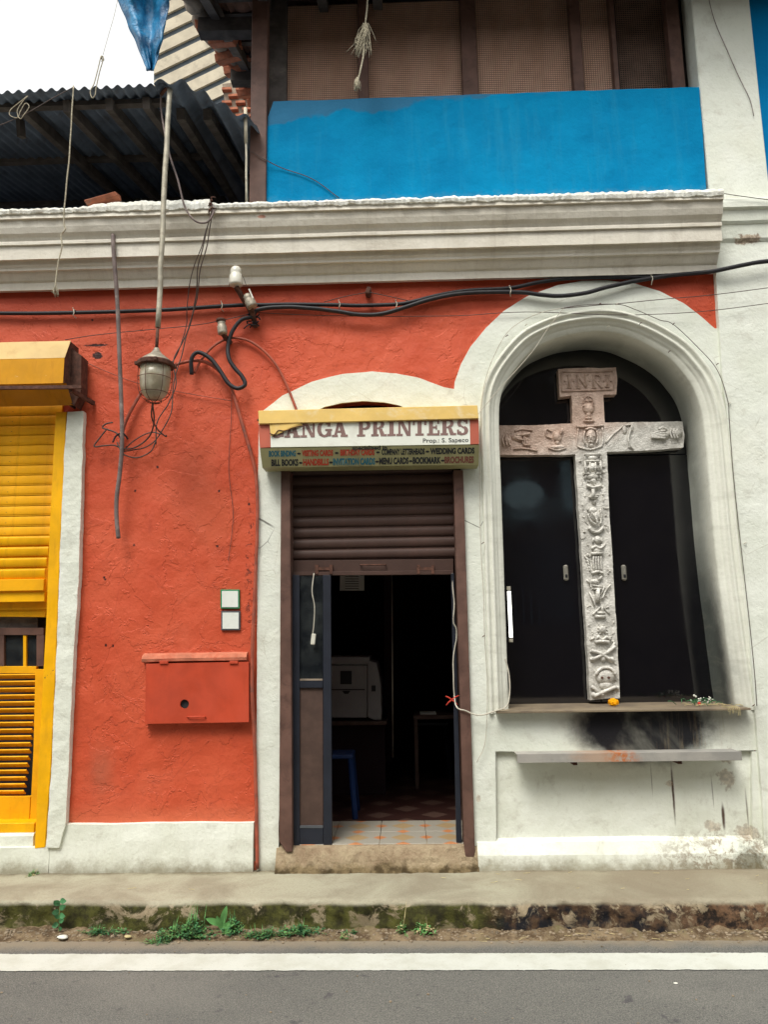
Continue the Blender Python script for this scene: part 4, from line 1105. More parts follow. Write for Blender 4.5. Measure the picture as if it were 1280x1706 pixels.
bm = bmesh.new(); add_box(bm, (p.x-.16, 1.76, p.z+.001), (p.x-.02, 1.95, p.z+.012), None, .001); tag(fin(bm, 'paper_stack', M['boardw']), 'small stack of white paper lying on the low side table', 'paper')

# ================================================================== yellow shutter bay at the left edge
YX1 = W(92, 850, .03).x
bm = bmesh.new(); add_box(bm, (-3.7, .07, W(0, 1016, .07).z), (YX1+.02, .08, W(0, 640, .07).z)); YS = fin(bm, 'rolling_shutter', M['yellow_old'], B)
zq = lambda py: W(40, py, .03).z
pitch = (zq(690)-zq(893))/12
bm = slat_mesh(3.75+YX1, pitch, .0065); y0_ = fin(bm, 'slat', M['yellow_old'], YS, smooth=False)
for i in range(14):
    o = y0_ if i == 0 else y0_.copy()
    if i: COL.objects.link(o)
    o.location = ((-3.75+YX1)/2, .052, zq(893)+pitch*(i+.5)); o.rotation_euler = (R(-4), random.uniform(-.0006, .0006), 0)
bm = slat_mesh(3.75+YX1-.02, pitch*1.06, .008); y1_ = fin(bm, 'slat', M['yellow'], YS, smooth=False); 
for i in range(4):
    o = y1_ if i == 0 else y1_.copy()
    if i: COL.objects.link(o)
    o.location = ((-3.75+YX1)/2-.015-.004*i, .035-.008*i, zq(893)-pitch*1.04*(i+.5)); o.rotation_euler = (R(14), 0, 0)
zl = zq(893)-pitch*4.3
def bar(y0, y1, z0, z1, x1, mat, name, par, rot=None):
    bm = bmesh.new(); add_box(bm, (-3.75, y0, z0), (x1, y1, z1), rot, .003); return fin(bm, name, mat, par)
bar(-.005, .03, zq(985), zl+.012, YX1-.035, M['yellow_old'], 'bottom_bar', YS)
bar(.015, .05, zq(1003), zq(986), YX1-.035, M['yellow'], 'bottom_bar_flange', YS)
# frame
qb('shutter_frame', [(92, 686), (110, 686), (106, 780), (100, 900), (92, 1110), (84, 1280), (74, 1412), (57, 1414), (64, 1250), (76, 1040), (82, 880), (88, 760)], -.035, .09, M['yellow'], YS, .003)
# inner louvred door under the raised shutter
LY = .12
LD = qb('louvred_door', [(58, 1115), (74, 1115), (70, 1250), (64, 1368), (49, 1368), (55, 1250)], LY, LY+.04, M['yellow_old'], B, .002)
qb('head_rail', [(-160, 1010), (76, 1012), (75, 1028), (-160, 1026)], LY-.03, LY+.04, M['yellow'], LD, .002)
qb('transom', [(-160, 1046), (72, 1046), (72, 1058), (-160, 1058)], LY, LY+.04, M['brownwood'], LD, .002)
qb('top_panel', [(-160, 1028), (62, 1028), (62, 1046), (-160, 1046)], LY+.03, LY+.04, M['darkwood'], LD)
qb('lock_rail', [(-160, 1110), (60, 1110), (59, 1122), (-160, 1122)], LY+.002, LY+.038, M['yellow_old'], LD, .002)
qb('stile', [(60, 1058), (73, 1058), (72, 1110), (60, 1110)], LY+.002, LY+.038, M['brownwood'], LD, .002)
qb('stile', [(-6, 1058), (6, 1058), (6, 1110), (-6, 1110)], LY+.002, LY+.038, M['brownwood'], LD, .002)
qb('glazing_bar', [(38, 1058.5), (43, 1058.5), (43, 1109.5), (38, 1109.5)], LY+.006, LY+.03, M['yellow'], LD)
for a, b in ((6.3, 37.7), (43.3, 59.7)):
    qb('glass_pane', [(a, 1058), (b, 1058), (b, 1110), (a, 1110)], LY+.022, LY+.026, M['pane'], LD)
qb('bottom_rail', [(-160, 1327), (50, 1327), (48, 1368), (-160, 1368)], LY+.002, LY+.038, M['yellow_old'], LD, .002)
qb('door_sill', [(-160, 1374), (57, 1371), (56, 1387), (-160, 1390)], .01, .16, M['yellow'], LD, .003)
la = W(-160, 1200, LY).x; lb = W(60, 1200, LY).x
bm = bmesh.new(); add_box(bm, (-(lb-la)/2, -.022, -.004), ((lb-la)/2, .022, .004), Matrix.Rotation(R(-38), 3, 'X')); l0 = fin(bm, 'louvre', M['yellow_old'], LD)
for i in range(18):
    o = l0 if i == 0 else l0.copy()
    if i: COL.objects.link(o)
    zz = W(30, 1127+i*11.4, LY).z
    o.location = ((la+lb)/2-.0035*i, LY+.02, zz)
bm = bmesh.new(); add_box(bm, (-3.8, LY+.20, .1), (W(90, 1200, LY).x+.03, LY+.22, 2.4)); fin(bm, 'dark_room_back', M['darkwall'], B)
# hood over the yellow shutter
HX0 = -3.7
def hood():
    a = lambda px, py, y: (y, W(px, py, y).z)
    xe_ = W(107, 590, -.24).x
    T = empty('shutter_hood', W(60, 640, -.1), 'yellow tin box hood over the yellow shutter, its end plate dark', 'shutter hood')
    def strip(name, y0, py0, y1, py1, mat, xr_):
        bm = bmesh.new(); z0 = W(60, py0, y0).z; z1_ = W(60, py1, y1).z
        n = 30; r_ = []
        for i in range(n+1):
            x = HX0+(xr_-HX0)*i/n; j = .0025*noise.noise(Vector((x*4, y0*5, 0)))
            r_.append([bm.verts.new((x, y0+j, z0)), bm.verts.new((x, y1+j, z1_)), bm.verts.new((x, y1+j+.003, z1_-.001)), bm.verts.new((x, y0+j+.003, z0-.001))])
        for p, q in zip(r_[:-1], r_[1:]):
            for k in range(4): bm.faces.new((p[k], p[(k+1) % 4], q[(k+1) % 4], q[k]))
        bm.faces.new(r_[0]); bm.faces.new(r_[-1])
        return fin(bm, name, mat, T)
    strip('hood_top', -.16, 569, -.235, 597, M['hoodtop'], xe_)
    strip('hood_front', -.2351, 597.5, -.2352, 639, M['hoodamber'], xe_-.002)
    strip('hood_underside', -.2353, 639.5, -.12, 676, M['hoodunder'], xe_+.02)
    # end plate
    bm = bmesh.new()
    zt_, zf, zl_, zu_ = W(60, 569, -.16).z, W(60, 597, -.235).z, W(60, 640, -.235).z, W(60, 676, -.12).z
    ring = [(-.02, zt_), (-.16, zt_-.002), (-.233, zf), (-.233, zl_), (-.12, zu_), (-.02, zu_)]
    v0 = [bm.verts.new((xe_-.012, y, z)) for y, z in ring]; v1 = [bm.verts.new((xe_-.004, y, z)) for y, z in ring]
    bm.faces.new(v0); bm.faces.new(v1)
    for k in range(6): bm.faces.new((v0[k], v0[(k+1) % 6], v1[(k+1) % 6], v1[k]))
    fin(bm, 'end_plate', M['rust'], T)
    # rusty side box behind the end plate (what makes the dark end)
    bm = bmesh.new(); quadbox(bm, [(108, 573), (135, 592), (134, 652), (123, 676), (105, 664)], -.13, -.02); fin(bm, 'end_box', M['rust'], T)
    bm = bmesh.new(); add_beam(bm, W(-200, 648, -.26), W(136, 645, -.26), .02, .022); fin(bm, 'support_bar', M['rust'], T)
    bm = bmesh.new(); add_beam(bm, W(118, 650, -.25), W(156, 672, -.01), .018, .028); fin(bm, 'bracket', M['rust'], T)
hood()

# ================================================================== SHOP SIGN
SG = empty('shop_sign', W(614, 740, -.1), 'box sign reading GANGA PRINTERS with yellow top trim above the brown shutter', 'sign')
SYF = -.21
qb('top_trim', [(430, 684), (796, 675), (798, 697), (431, 706)], SYF-.02, -.02, M['signgold'], SG, .003)
qb('name_board', [(450, 706.5), (783, 699), (784, 740), (451, 745)], SYF, -.03, M['signwhite'], SG)
qb('end_panel', [(430, 707), (449.7, 706.5), (450.7, 745), (433, 746)], SYF, -.03, M['signred'], SG)
qb('end_panel', [(783.3, 699), (798, 698.5), (798.5, 739.5), (784.3, 740)], SYF, -.03, M['signred'], SG)
# sloping services board
pA = W(433, 747, SYF-.004); pBt = W(799, 741, SYF-.004); pC = W(437, 778, SYF+.05)
sn = (pBt-pA).cross(pC-pA).normalized()
def SP(px, py): return RP(px, py, pA, sn)
bm = bmesh.new(); f = [SP(a, b) for a, b in ((433, 747), (799, 741), (798, 774), (437, 779))]; k = [Vector((p.x, -.03, p.z)) for p in f]
vf = [bm.verts.new(p) for p in f]; vk = [bm.verts.new(p) for p in k]; bm.faces.new(vf); bm.faces.new(vk)
for i in range(4): bm.faces.new((vf[i], vf[(i+1) % 4], vk[(i+1) % 4], vk[i]))
fin(bm, 'services_board', M['signgreen'], SG)
# peeled, torn corner of the yellow film over the first letter
bm = bmesh.new(); pts = [(449, 705), (500, 704), (505, 709), (488, 714), (472, 717), (460, 722), (451, 727)]
vf = [bm.verts.new(W(a, b, SYF-.010-.006*math.sin(i*2.1))) for i, (a, b) in enumerate(pts)]; bm.faces.new(vf)
r_ = bmesh.ops.triangulate(bm, faces=bm.faces)
fin(bm, 'peeling_film', M['signgold'], SG)
tube('torn_edge', [W(a, b, SYF-.014) for a, b in ((449, 722), (457, 724), (464, 717), (475, 718), (487, 713), (505, 709), (520, 708))], .003, M['rust'], SG)

# slab-serif capitals drawn by hand: each glyph a list of polygons in a 0..w x 0..1 box
def ring_seg(cx, cy, rx, ry, tx, ty, a0, a1, n=14):
    o = [(cx+rx*math.cos(R(a0+(a1-a0)*i/n)), cy+ry*math.sin(R(a0+(a1-a0)*i/n))) for i in range(n+1)]
    i_ = [(cx+(rx-tx)*math.cos(R(a0+(a1-a0)*i/n)), cy+(ry-ty)*math.sin(R(a0+(a1-a0)*i/n))) for i in range(n+1)]
    return [(o[i], o[i+1], i_[i+1], i_[i]) for i in range(n)]
def rect(a, b, c, d): return [((a, b), (c, b), (c, d), (a, d))]
S_ = .13
GL = {
 'G': (.92, ring_seg(.47, .5, .47, .52, .25, .15, 45, 330) + rect(.66, .06, .9, .5) + rect(.52, .38, .96, .5) + rect(.68, .66, .86, .98)),
 'A': (.98, [((.10, .0), (.26, .0), (.56, 1.0), (.36, 1.0))] + [((.36, 1), (.60, 1), (.92, 0), (.62, 0))] + rect(.24, .26, .74, .38) + rect(-.02, 0, .36, S_) + rect(.54, 0, 1.0, S_)),
 'N': (1.0, rect(.12, .05, .26, 1) + rect(.76, .0, .90, .95) + [((.12, 1), (.36, 1), (.90, 0), (.66, 0))] + rect(0, 0, .40, S_) + rect(.0, 1-S_, .30, 1) + rect(.62, 1-S_, 1.02, 1)),
 'P': (.86, rect(.12, 0, .38, 1) + rect(0, 0, .52, S_) + rect(0, 1-S_, .5, 1) + rect(.38, .42, .5, .54) + ring_seg(.48, .71, .38, .29, .22, .12, -90, 90)),
 'R': (.98, rect(.12, 0, .38, 1) + rect(0, 0, .48, S_) + rect(0, 1-S_, .5, 1) + rect(.38, .44, .5, .54) + ring_seg(.48, .74, .36, .26, .22, .11, -90, 90) + [((.46, .50), (.70, .46), (.90, 0), (.62, 0))] + rect(.70, 0, 1.0, S_)),
 'I': (.54, rect(.13, 0, .41, 1) + rect(0, 0, .54, S_) + rect(0, 1-S_, .54, 1)),
 'T': (.86, rect(.30, 0, .56, 1) + rect(.16, 0, .70, S_) + rect(0, .86, .86, 1) + rect(0, .66, .12, .9) + rect(.74, .66, .86, .9)),
 'E': (.82, rect(.12, 0, .38, 1) + rect(0, 0, .78, S_) + rect(0, 1-S_, .76, 1) + rect(.38, .44, .62, .56) + rect(.68, .0, .80, .32) + rect(.66, .72, .78, 1) + rect(.56, .36, .64, .64)),
 'S': (.76, ring_seg(.38, .73, .34, .28, .22, .13, 20, 235) + ring_seg(.38, .28, .36, .29, .24, .13, -165, 70) + [((.10, .62), (.30, .60), (.70, .40), (.50, .36))] + rect(.58, .70, .70, .98) + rect(.03, .04, .15, .34)),
}
def glyph_text(name, txt, x0, y0, x1, y1, hpx, y, mat, parent, thick=.0012, gap=.05, space=.34, kill=None):
    tot = 0; 
    for c in txt: tot += space if c == ' ' else GL[c][0]+gap
    tot -= gap; sc = 1.0/tot; cur = 0
    for ci, c in enumerate(txt):
        if c == ' ': cur += space; continue
        wd, polys = GL[c]
        bm = bmesh.new()
        for k, poly in enumerate(polys):
            dz = -.00025*(k % 9)
            vs = []
            for (gx, gy) in poly:
                u = (cur+gx)*sc
                px = x0+(x1-x0)*u; py = y0+(y1-y0)*u-hpx*gy
                vs.append(bm.verts.new(W(px, py, y-thick+dz)))
            try: bm.faces.new(vs)
            except ValueError: pass
        # give the print a real edge
        r_ = bmesh.ops.extrude_face_region(bm, geom=list(bm.faces)); 
        for v in [g for g in r_['geom'] if isinstance(g, bmesh.types.BMVert)]: v.co.y += thick*.8
        fin(bm, name, mat, parent); cur += wd+gap
glyph_text('letter', 'GANGA', 449, 729.5, 579, 727.5, 27, SYF, M['letter'], SG)
glyph_text('letter', 'PRINTERS', 595, 727.3, 781, 724.5, 27, SYF, M['letter'], SG)

def text_mesh(s, bold=0.0):
    cu = bpy.data.curves.new('t', 'FONT'); cu.body = s; cu.offset = bold; cu.resolution_u = 3
    o = bpy.data.objects.new('t', cu); COL.objects.link(o)
    dg = bpy.context.evaluated_depsgraph_get(); me = bpy.data.meshes.new_from_object(o.evaluated_get(dg))
    bpy.data.objects.remove(o); bpy.data.curves.remove(cu); return me
def flat_text(name, s, x0, yb0, x1, yb1, hpx, fn, mat, parent, bold=.02):
    """s fitted between photo columns x0..x1, baseline yb0->yb1, capitals hpx tall, dropped on a surface by fn(px, py)"""
    me = text_mesh(s, bold); xs = [v.co.x for v in me.vertices]; a, b = min(xs), max(xs)
    for v in me.vertices:
        u = (v.co.x-a)/(b-a); px = x0+(x1-x0)*u; py = yb0+(yb1-yb0)*u-hpx*v.co.y/.69
        v.co = fn(px, py)
    me.name = name; me.materials.clear(); me.materials.append(mat)
    return link(name, me, parent)
so_ = sn if sn.y < 0 else -sn
def onS(px, py): return SP(px, py)+so_*.0012
flat_text('lettering', 'Prop.: S. Sapeco', 705, 737.5, 781, 736, 7, lambda a, b: W(a, b, SYF-.0016), M['ink'], SG, .005)
flat_text('lettering', 'specialised in', 587, 749.5, 645, 748.6, 6.5, onS, M['ink'], SG, .03)
row1 = (('BOOK BINDING', 448, 493, 'inkblue'), ('VISITING CARDS', 503, 555, 'inkred'), ('BIRTHDAY CARDS', 567, 624, 'inkred'), ('COMPANY LETTERHEADS', 636, 708, 'ink'), ('WEDDING CARDS', 717, 791, 'ink'))
row2 = (('BILL BOOKS', 452, 497, 'ink'), ('HANDBILLS', 505, 548, 'inkred'), ('INVITATION CARDS', 555, 625, 'inkblue'), ('MENU CARDS', 632, 681, 'ink'), ('BOOKMARK', 688, 735, 'ink'), ('BROCHURES', 741, 790, 'inkbrown'))
for row, base in ((row1, (760.5, 755)), (row2, (776, 770.5))):
    lastx = None
    for s, a, b, mt in row:
        f_ = lambda px: base[0]+(base[1]-base[0])*(px-448)/342
        flat_text('lettering', s, a, f_(a), b, f_(b), 9.0 if row is row1 else 10.0, onS, M[mt], SG, .048)
        if lastx is not None:
            m_ = (lastx+a)/2; bm = bmesh.new()
            vs = [bm.verts.new(onS(m_+3.2*math.cos(t)*1.0, f_(m_)-4+1.7*math.sin(t))) for t in (2*math.pi*i/10 for i in range(10))]
            bm.faces.new(vs); fin(bm, 'bullet', M['ink'], SG)
        lastx = b

# ================================================================== METER BOX, plaques
MB = empty('meter_box', W(328, 1205, -.05), 'red painted steel meter box with a round hole, set low on the red wall', 'meter box')
qb('box_body', [(243, 1106), (414, 1103), (414, 1203), (241, 1206)], -.045, .03, M['redpipe'], MB, .003)
M['boxred'] = chipped('box_red_paint', rgb(190, 74, 48), rgb(168, 66, 44), rgb(214, 140, 112), .5)
bm = bmesh.new()
c0 = W(307, 1173, -.062); outer = [(W(a, b, -.062).x, W(a, b, -.062).z) for a, b in ((243, 1106), (414, 1102.5), (414.5, 1203), (241, 1206))]
circ = [(c0.x+.029*math.cos(t), c0.z+.029*math.sin(t)) for t in (2*math.pi*i/20 for i in range(20))]
bm.free(); MB_body = sheet('box_door', outer, -.062, .016, M['boxred'], MB, [circ], world=True)
bm = bmesh.new(); add_lathe(bm, (c0.x, -.0455, c0.z), [(.028, 0), (.028, .0005)], 20, Vector((0, -1, 0))); fin(bm, 'meter_hole', M['ink'], MB)
for px in (272, 389):
    qb('hinge', [(px-7, 1101), (px+7, 1101), (px+7, 1106), (px-7, 1106)], -.072, -.05, M['boxred'], MB, .002)
tube('latch', [W(313, 1194, -.062), W(314, 1194, -.075), W(340, 1194, -.075), W(341, 1194, -.062)], .004, M['boxred'], MB, sub=2)
M['dustred'] = simple('dusty_red_render', rgb(188, 116, 90), .85, .2, var=.2, sc=14, bump=.7, bsc=50, dirt=rgb(180, 80, 54), damt=.6)
prism_x('meter_lintel', [(.0, zr(328, 1087, 0)), (-.035, zr(328, 1090, -.035)), (-.052, zr(328, 1096, -.05)), (-.050, zr(328, 1101, -.05)), (.0, zr(328, 1103, 0))], W(240, 1095).x, W(413, 1095).x, M['dustred'], B, 50, .005)
for (a, b), fm, lab in (((383, 998), 'green', 'small white square plaque with green frame, upper of two on the red wall'), ((384, 1034), 'grayframe', 'small white square plaque with grey frame, lower of two on the red wall')):
    o = qb('wall_plaque', [(a-16, b-16), (a+16, b-16), (a+16, b+16), (a-16, b+16)], -.014, .0, M[fm], None, .002); tag(o, lab, 'plaque', 'square plaques on the red wall')
    qb('plaque_face', [(a-13.5, b-13.5), (a+13.5, b-13.5), (a+13.5, b+13.5), (a-13.5, b+13.5)], -.0165, -.0145, M['boardw'], o)

# ================================================================== CROSS in the niche
XY = .30
CX = sheet('stone_cross', [(931, 615), (960, 613), (1000, 613), (1027, 612), (1029, 635), (1028, 657), (1006, 658), (1008, 704), (1075, 703), (1138, 702), (1141, 725), (1140, 746), (1080, 750), (1012, 753), (1016, 850), (1023, 960), (1029, 1060), (1034, 1163), (984, 1166), (978, 1060), (972, 960), (965, 850), (959, 757), (900, 758), (829, 758), (829, 709), (900, 708), (955, 705), (953, 659), (933, 661)], XY, .07, M['cross'], None, jit=.0045, step=.02, grid=.015, disp=.003, seed=41)
tag(CX, 'stone relief cross lettered INRI standing in the arched niche', 'cross')
def cb(bm, px, py, rx, ry, h=.012):
    c = W(px, py, XY); k = (W(px+1, py, XY)-c).length
    r_ = bmesh.ops.create_uvsphere(bm, u_segments=12, v_segments=8, radius=1)
    for v in r_['verts']: v.co = Vector((v.co.x*rx*k, v.co.y*h*1.5, v.co.z*ry*k))+Vector((c.x, XY-.001, c.z))
def cs(bm, pts, r=1.6, h=.004):
    k = (W(1000, 900, XY)-W(999, 900, XY)).length
    add_tube(bm, [W(a, b, XY-h*1.5) for a, b in pts], r*k, 7, 4)
def rel(name, fn):
    bm = bmesh.new(); fn(bm); return fin(bm, name, M['cross'], CX, smooth=True)
def r_title(bm):
    cs(bm, [(937, 620), (937, 652)], 1.0); cs(bm, [(937, 652), (1023, 649)], 1.0); cs(bm, [(1023, 649), (1023, 618)], 1.0); cs(bm, [(1023, 618), (937, 620)], 1.0)
rel('title_frame', r_title)
def r_inri(bm):
    def serif(x0, x1, y): cs(bm, [(x0, y), (x1, y)], 1.1, .004)
    def stem(x, y0=625, y1=645, r=1.7): cs(bm, [(x, y0), (x, y1)], r, .004)
    stem(949); serif(945, 953, 625); serif(945, 953, 645.5)
    stem(964); stem(977); cs(bm, [(964, 626), (977, 645)], 1.8, .004); serif(961, 967, 646); serif(961, 966, 625); serif(974, 980, 624)
    stem(990); cs(bm, [(990, 625), (998, 625), (1001, 630), (998, 635), (990, 635)], 1.4, .004); cs(bm, [(994, 635), (1002, 645)], 1.6, .004); serif(986, 994, 645.5); serif(1000, 1005, 645)
    stem(1013, 624, 644); serif(1009, 1017, 624); serif(1009, 1017, 644.5)
    for x in (942, 956.5, 983, 1007, 1019): cb(bm, x, 635, 1.6, 1.6, .006)
rel('inri_letters', r_inri)
def r_chalice(bm):
    for i in range(14):
        t = i/14*2*math.pi; t2 = (i+1)/14*2*math.pi
        cs(bm, [(981+8.5*math.cos(t), 669+9*math.sin(t)), (981+8.5*math.cos(t2), 669+9*math.sin(t2))], .9)
    cs(bm, [(981, 662), (981, 676)], .9); cs(bm, [(975, 668), (987, 668)], .9)
    cb(bm, 981, 681, 10, 10, .016); cs(bm, [(971, 676), (991, 676)], 1.5, .010); cb(bm, 981, 691, 4.5, 6, .012); cb(bm, 981, 697, 6, 3, .012); cb(bm, 982, 702, 10, 2.5, .012)
rel('chalice_relief', r_chalice)
def r_veil(bm):
    cs(bm, [(962, 709), (966, 711), (1002, 709), (1006, 708)], 1.8, .008); cs(bm, [(964, 712), (962, 738), (965, 746)], 1.5); cs(bm, [(1004, 711), (1005, 735), (1003, 744)], 1.5); cs(bm, [(965, 745), (984, 749), (1004, 743)], 1.5)
    cb(bm, 985, 727, 9, 14, .016); cs(bm, [(976, 716), (985, 713), (994, 716)], 2, .010); cs(bm, [(981, 726), (978, 726)], 1.3, .016); cs(bm, [(989, 726), (992, 726)], 1.3, .016); cs(bm, [(985, 725), (985, 732)], 1.3, .018); cs(bm, [(981, 737), (985, 735), (989, 737)], 1.3, .015); cb(bm, 985, 742, 5, 4, .012)
    cs(bm, [(975, 718), (973, 730), (976, 740)], 1.6, .008); cs(bm, [(995, 718), (997, 730), (994, 740)], 1.6, .008)
rel('veil_with_face_relief', r_veil)
def r_handl(bm):
    cb(bm, 846, 733, 7, 9, .016)
    for dx in (0, 5, 10): cs(bm, [(840+dx, 724), (838+dx, 733), (841+dx, 743)], 1.6, .012)
    cb(bm, 862, 729, 10, 5, .014); cs(bm, [(860, 725), (872, 724), (884, 722)], 2.2, .010); cs(bm, [(862, 731), (874, 733)], 2, .010); cs(bm, [(858, 718), (870, 715), (888, 717)], 1.3)
    for i in range(5): cs(bm, [(874+i*2.5, 727+i*1.5), (872+i*2.8, 738), (877+i*2, 742)], 1.2, .008)
    cs(bm, [(856, 748), (874, 747), (896, 751)], 1.6)
rel('hand_and_scourge_relief', r_handl)
def r_jug(bm):
    cb(bm, 929, 727, 8, 10, .015); cs(bm, [(938, 714), (934, 724)], 2.2, .010); cs(bm, [(920, 719), (911, 715), (911, 726), (920, 730)], 1.5); cb(bm, 929, 738, 4, 4, .012); cb(bm, 929, 745, 16, 4, .010); cs(bm, [(914, 746), (929, 750), (944, 746)], 1.4)
rel('jug_relief', r_jug)
def r_pincers(bm):
    cs(bm, [(1010, 738), (1022, 724), (1040, 709)], 1.4); cs(bm, [(1040, 709), (1054, 708), (1053, 718)], 1.6); cs(bm, [(1054, 708), (1048, 730), (1052, 746)], 1.8, .006); cb(bm, 1041, 716, 4, 8, .010); cs(bm, [(1048, 744), (1056, 748)], 1.6)
rel('spear_and_column_relief', r_pincers)
def r_handr(bm):
    cb(bm, 1127, 722, 11, 8, .018)
    for dx in (0, 5, 10): cs(bm, [(1120+dx, 714), (1118+dx, 722), (1121+dx, 731)], 1.6, .014)
    cb(bm, 1107, 724, 10, 8, .016)
    for dy in (-6, -2, 2, 6): cs(bm, [(1110, 724+dy), (1098, 724+dy*.8), (1086, 726+dy*.35)], 2.2, .012)
    cs(bm, [(1112, 715), (1104, 712), (1098, 716)], 2.2, .014)
rel('hand_relief', r_handr)
def r_tower(bm):
    for x in (975, 1001): cs(bm, [(x, 757), (x+1, 768)], 1.6); cs(bm, [(x, 768), (x+2, 790)], 2.2, .008)
    for y in (757, 768, 779, 789): cs(bm, [(974, y), (1002, y)], 1.7, .009)
    cb(bm, 988, 763, 9, 5, .012); cb(bm, 988, 778, 8, 8, .014); cs(bm, [(984, 770), (984, 788)], 1.4, .012); cs(bm, [(993, 770), (993, 788)], 1.4, .012)
    cb(bm, 988, 794, 11, 6, .014); cs(bm, [(975, 798), (978, 790)], 2); cs(bm, [(1003, 798), (1000, 790)], 2); cb(bm, 989, 801, 5, 6, .012)
rel('lantern_relief', r_tower)
def r_bell(bm):
    cs(bm, [(978, 808), (988, 812), (1002, 809)], 2.2, .010); cb(bm, 990, 814, 6, 4, .012); cs(bm, [(989, 815), (989, 832)], 3.2, .010); cb(bm, 989, 827, 6, 6, .012); cs(bm, [(981, 828), (997, 828)], 1.8, .008); cb(bm, 990, 836, 4, 5, .012)
rel('hammer_relief', r_bell)
def r_bird(bm):
    cb(bm, 988, 851, 8, 6, .014); cb(bm, 993, 860, 9, 9, .014); cs(bm, [(980, 856), (985, 868), (994, 874)], 2, .010); cs(bm, [(986, 854), (993, 862), (997, 872)], 1.8, .016); cs(bm, [(1001, 848), (1003, 860), (1001, 874)], 1.8, .006); cs(bm, [(983, 846), (979, 850)], 1.6)
    cs(bm, [(982, 878), (988, 885), (998, 886), (1006, 878)], 3.0, .008)
rel('bird_and_crescent_relief', r_bird)
def r_head(bm):
    cb(bm, 996, 899, 6, 7, .016); cs(bm, [(990, 896), (988, 904)], 1.6); cs(bm, [(1002, 896), (1003, 904)], 1.6); cs(bm, [(986, 914), (993, 910), (1000, 913), (1006, 910)], 2.2, .008); cs(bm, [(985, 922), (1006, 922)], 2.4, .010); cb(bm, 996, 917, 8, 5, .010)
rel('head_relief', r_head)
def r_tunic(bm):
    for i in range(4): cs(bm, [(990+i*4, 927), (989+i*4.4, 938), (991+i*4, 950)], 1.7, .006)
    for i in range(5): cs(bm, [(976+i*2, 928+i*5), (983, 935+i*4)], 1.4, .005)
    cs(bm, [(986, 955), (997, 952), (1006, 955)], 2.4, .008)
rel('tunic_relief', r_tunic)
def r_cock(bm):
    cb(bm, 992, 969, 7, 5, .014); cs(bm, [(983, 972), (979, 966)], 1.8); cs(bm, [(998, 966), (1004, 960)], 2, .01); cs(bm, [(988, 975), (1008, 978)], 1.6, .006); cs(bm, [(1018, 974), (1010, 984), (1004, 998)], 1.6, .008); cs(bm, [(1008, 976), (1003, 990)], 1.3, .008)
    cs(bm, [(997, 980), (997, 1004)], 4.0, .006); cs(bm, [(990, 981), (1004, 981)], 1.8, .010)
    for i in range(5): cs(bm, [(983+i*2, 986+i*4), (987+i, 998+i*3)], 1.3, .005)
rel('cock_on_column_relief', r_cock)
def r_base(bm):
    cs(bm, [(1005, 1008), (997, 1015), (988, 1024)], 1.6); cs(bm, [(1005, 1008), (1010, 1016), (1016, 1022)], 1.6); cs(bm, [(1004, 1010), (1005, 1020)], 2.2, .006); cs(bm, [(996, 1021), (1009, 1021)], 2.2, .010); cs(bm, [(992, 1027), (1010, 1027)], 2.6, .010)
rel('column_base_relief', r_base)
def r_fig(bm):
    cb(bm, 1004, 1049, 7, 7, .018)
    for i in range(9):
        a = i/9*2*math.pi; cb(bm, 1004+7.5*math.cos(a), 1049+7.5*math.sin(a), 1.7, 1.7, .010)
    cs(bm, [(995, 1064), (998, 1060), (1004, 1066), (1012, 1061), (1019, 1066)], 2.2, .010); cs(bm, [(992, 1070), (1003, 1068), (1016, 1070)], 2.8, .010); cs(bm, [(984, 1066), (991, 1062)], 1.8)
rel('small_figure_relief', r_fig)
def r_xbones(bm):
    cs(bm, [(986, 1084), (1000, 1088), (1020, 1100)], 2.8, .010); cs(bm, [(1026, 1076), (1014, 1086), (988, 1099)], 2.8, .010); cb(bm, 988, 1098, 6, 4.5, .014); cb(bm, 1019, 1099, 6, 5, .014); cb(bm, 1005, 1097, 5, 6, .014); cs(bm, [(1014, 1084), (1022, 1076), (1025, 1070)], 2.0, .008)
rel('crossed_bones_relief', r_xbones)
def r_skull(bm):
    cb(bm, 1009, 1127, 18, 14, .022); cb(bm, 1010, 1141, 12, 8, .018); cs(bm, [(993, 1124), (1000, 1115), (1010, 1112), (1020, 1115), (1027, 1124)], 3, .014)
    cs(bm, [(986, 1143), (998, 1153), (1006, 1158)], 3, .010); cs(bm, [(990, 1160), (1008, 1152), (1028, 1144)], 3.2, .012); cb(bm, 990, 1157, 5, 5, .014); cb(bm, 1029, 1146, 4, 4, .012)
rel('skull_relief', r_skull)
bm = bmesh.new()
for (a, b) in ((1004, 1129), (1015, 1129)):
    c = W(a, b, XY-.034); r_ = bmesh.ops.create_uvsphere(bm, u_segments=10, v_segments=6, radius=.010)
    for v in r_['verts']: v.co = Vector((v.co.x, v.co.y*.35, v.co.z*.8))+c
fin(bm, 'eye_sockets', M['rust'], CX)

def r_hammer(bm):
    rr = random.Random(5)
    for i in range(110):
        t = rr.random(); py = 765+395*t; xc_ = 987+(1008-987)*t; px = xc_+rr.uniform(-22, 22)
        if rr.random() < .55: cb(bm, px, py, rr.uniform(1.2, 2.6), rr.uniform(1.2, 2.8), rr.uniform(.004, .008))
        else:
            a = rr.uniform(0, 3.14); l = rr.uniform(2, 5); cs(bm, [(px-l*math.cos(a), py-l*math.sin(a)), (px+1, py+1), (px+l*math.cos(a), py+l*math.sin(a))], rr.uniform(.6, 1.1), .003)
rel('hammered_texture', r_hammer)['kind'] = 'stuff'

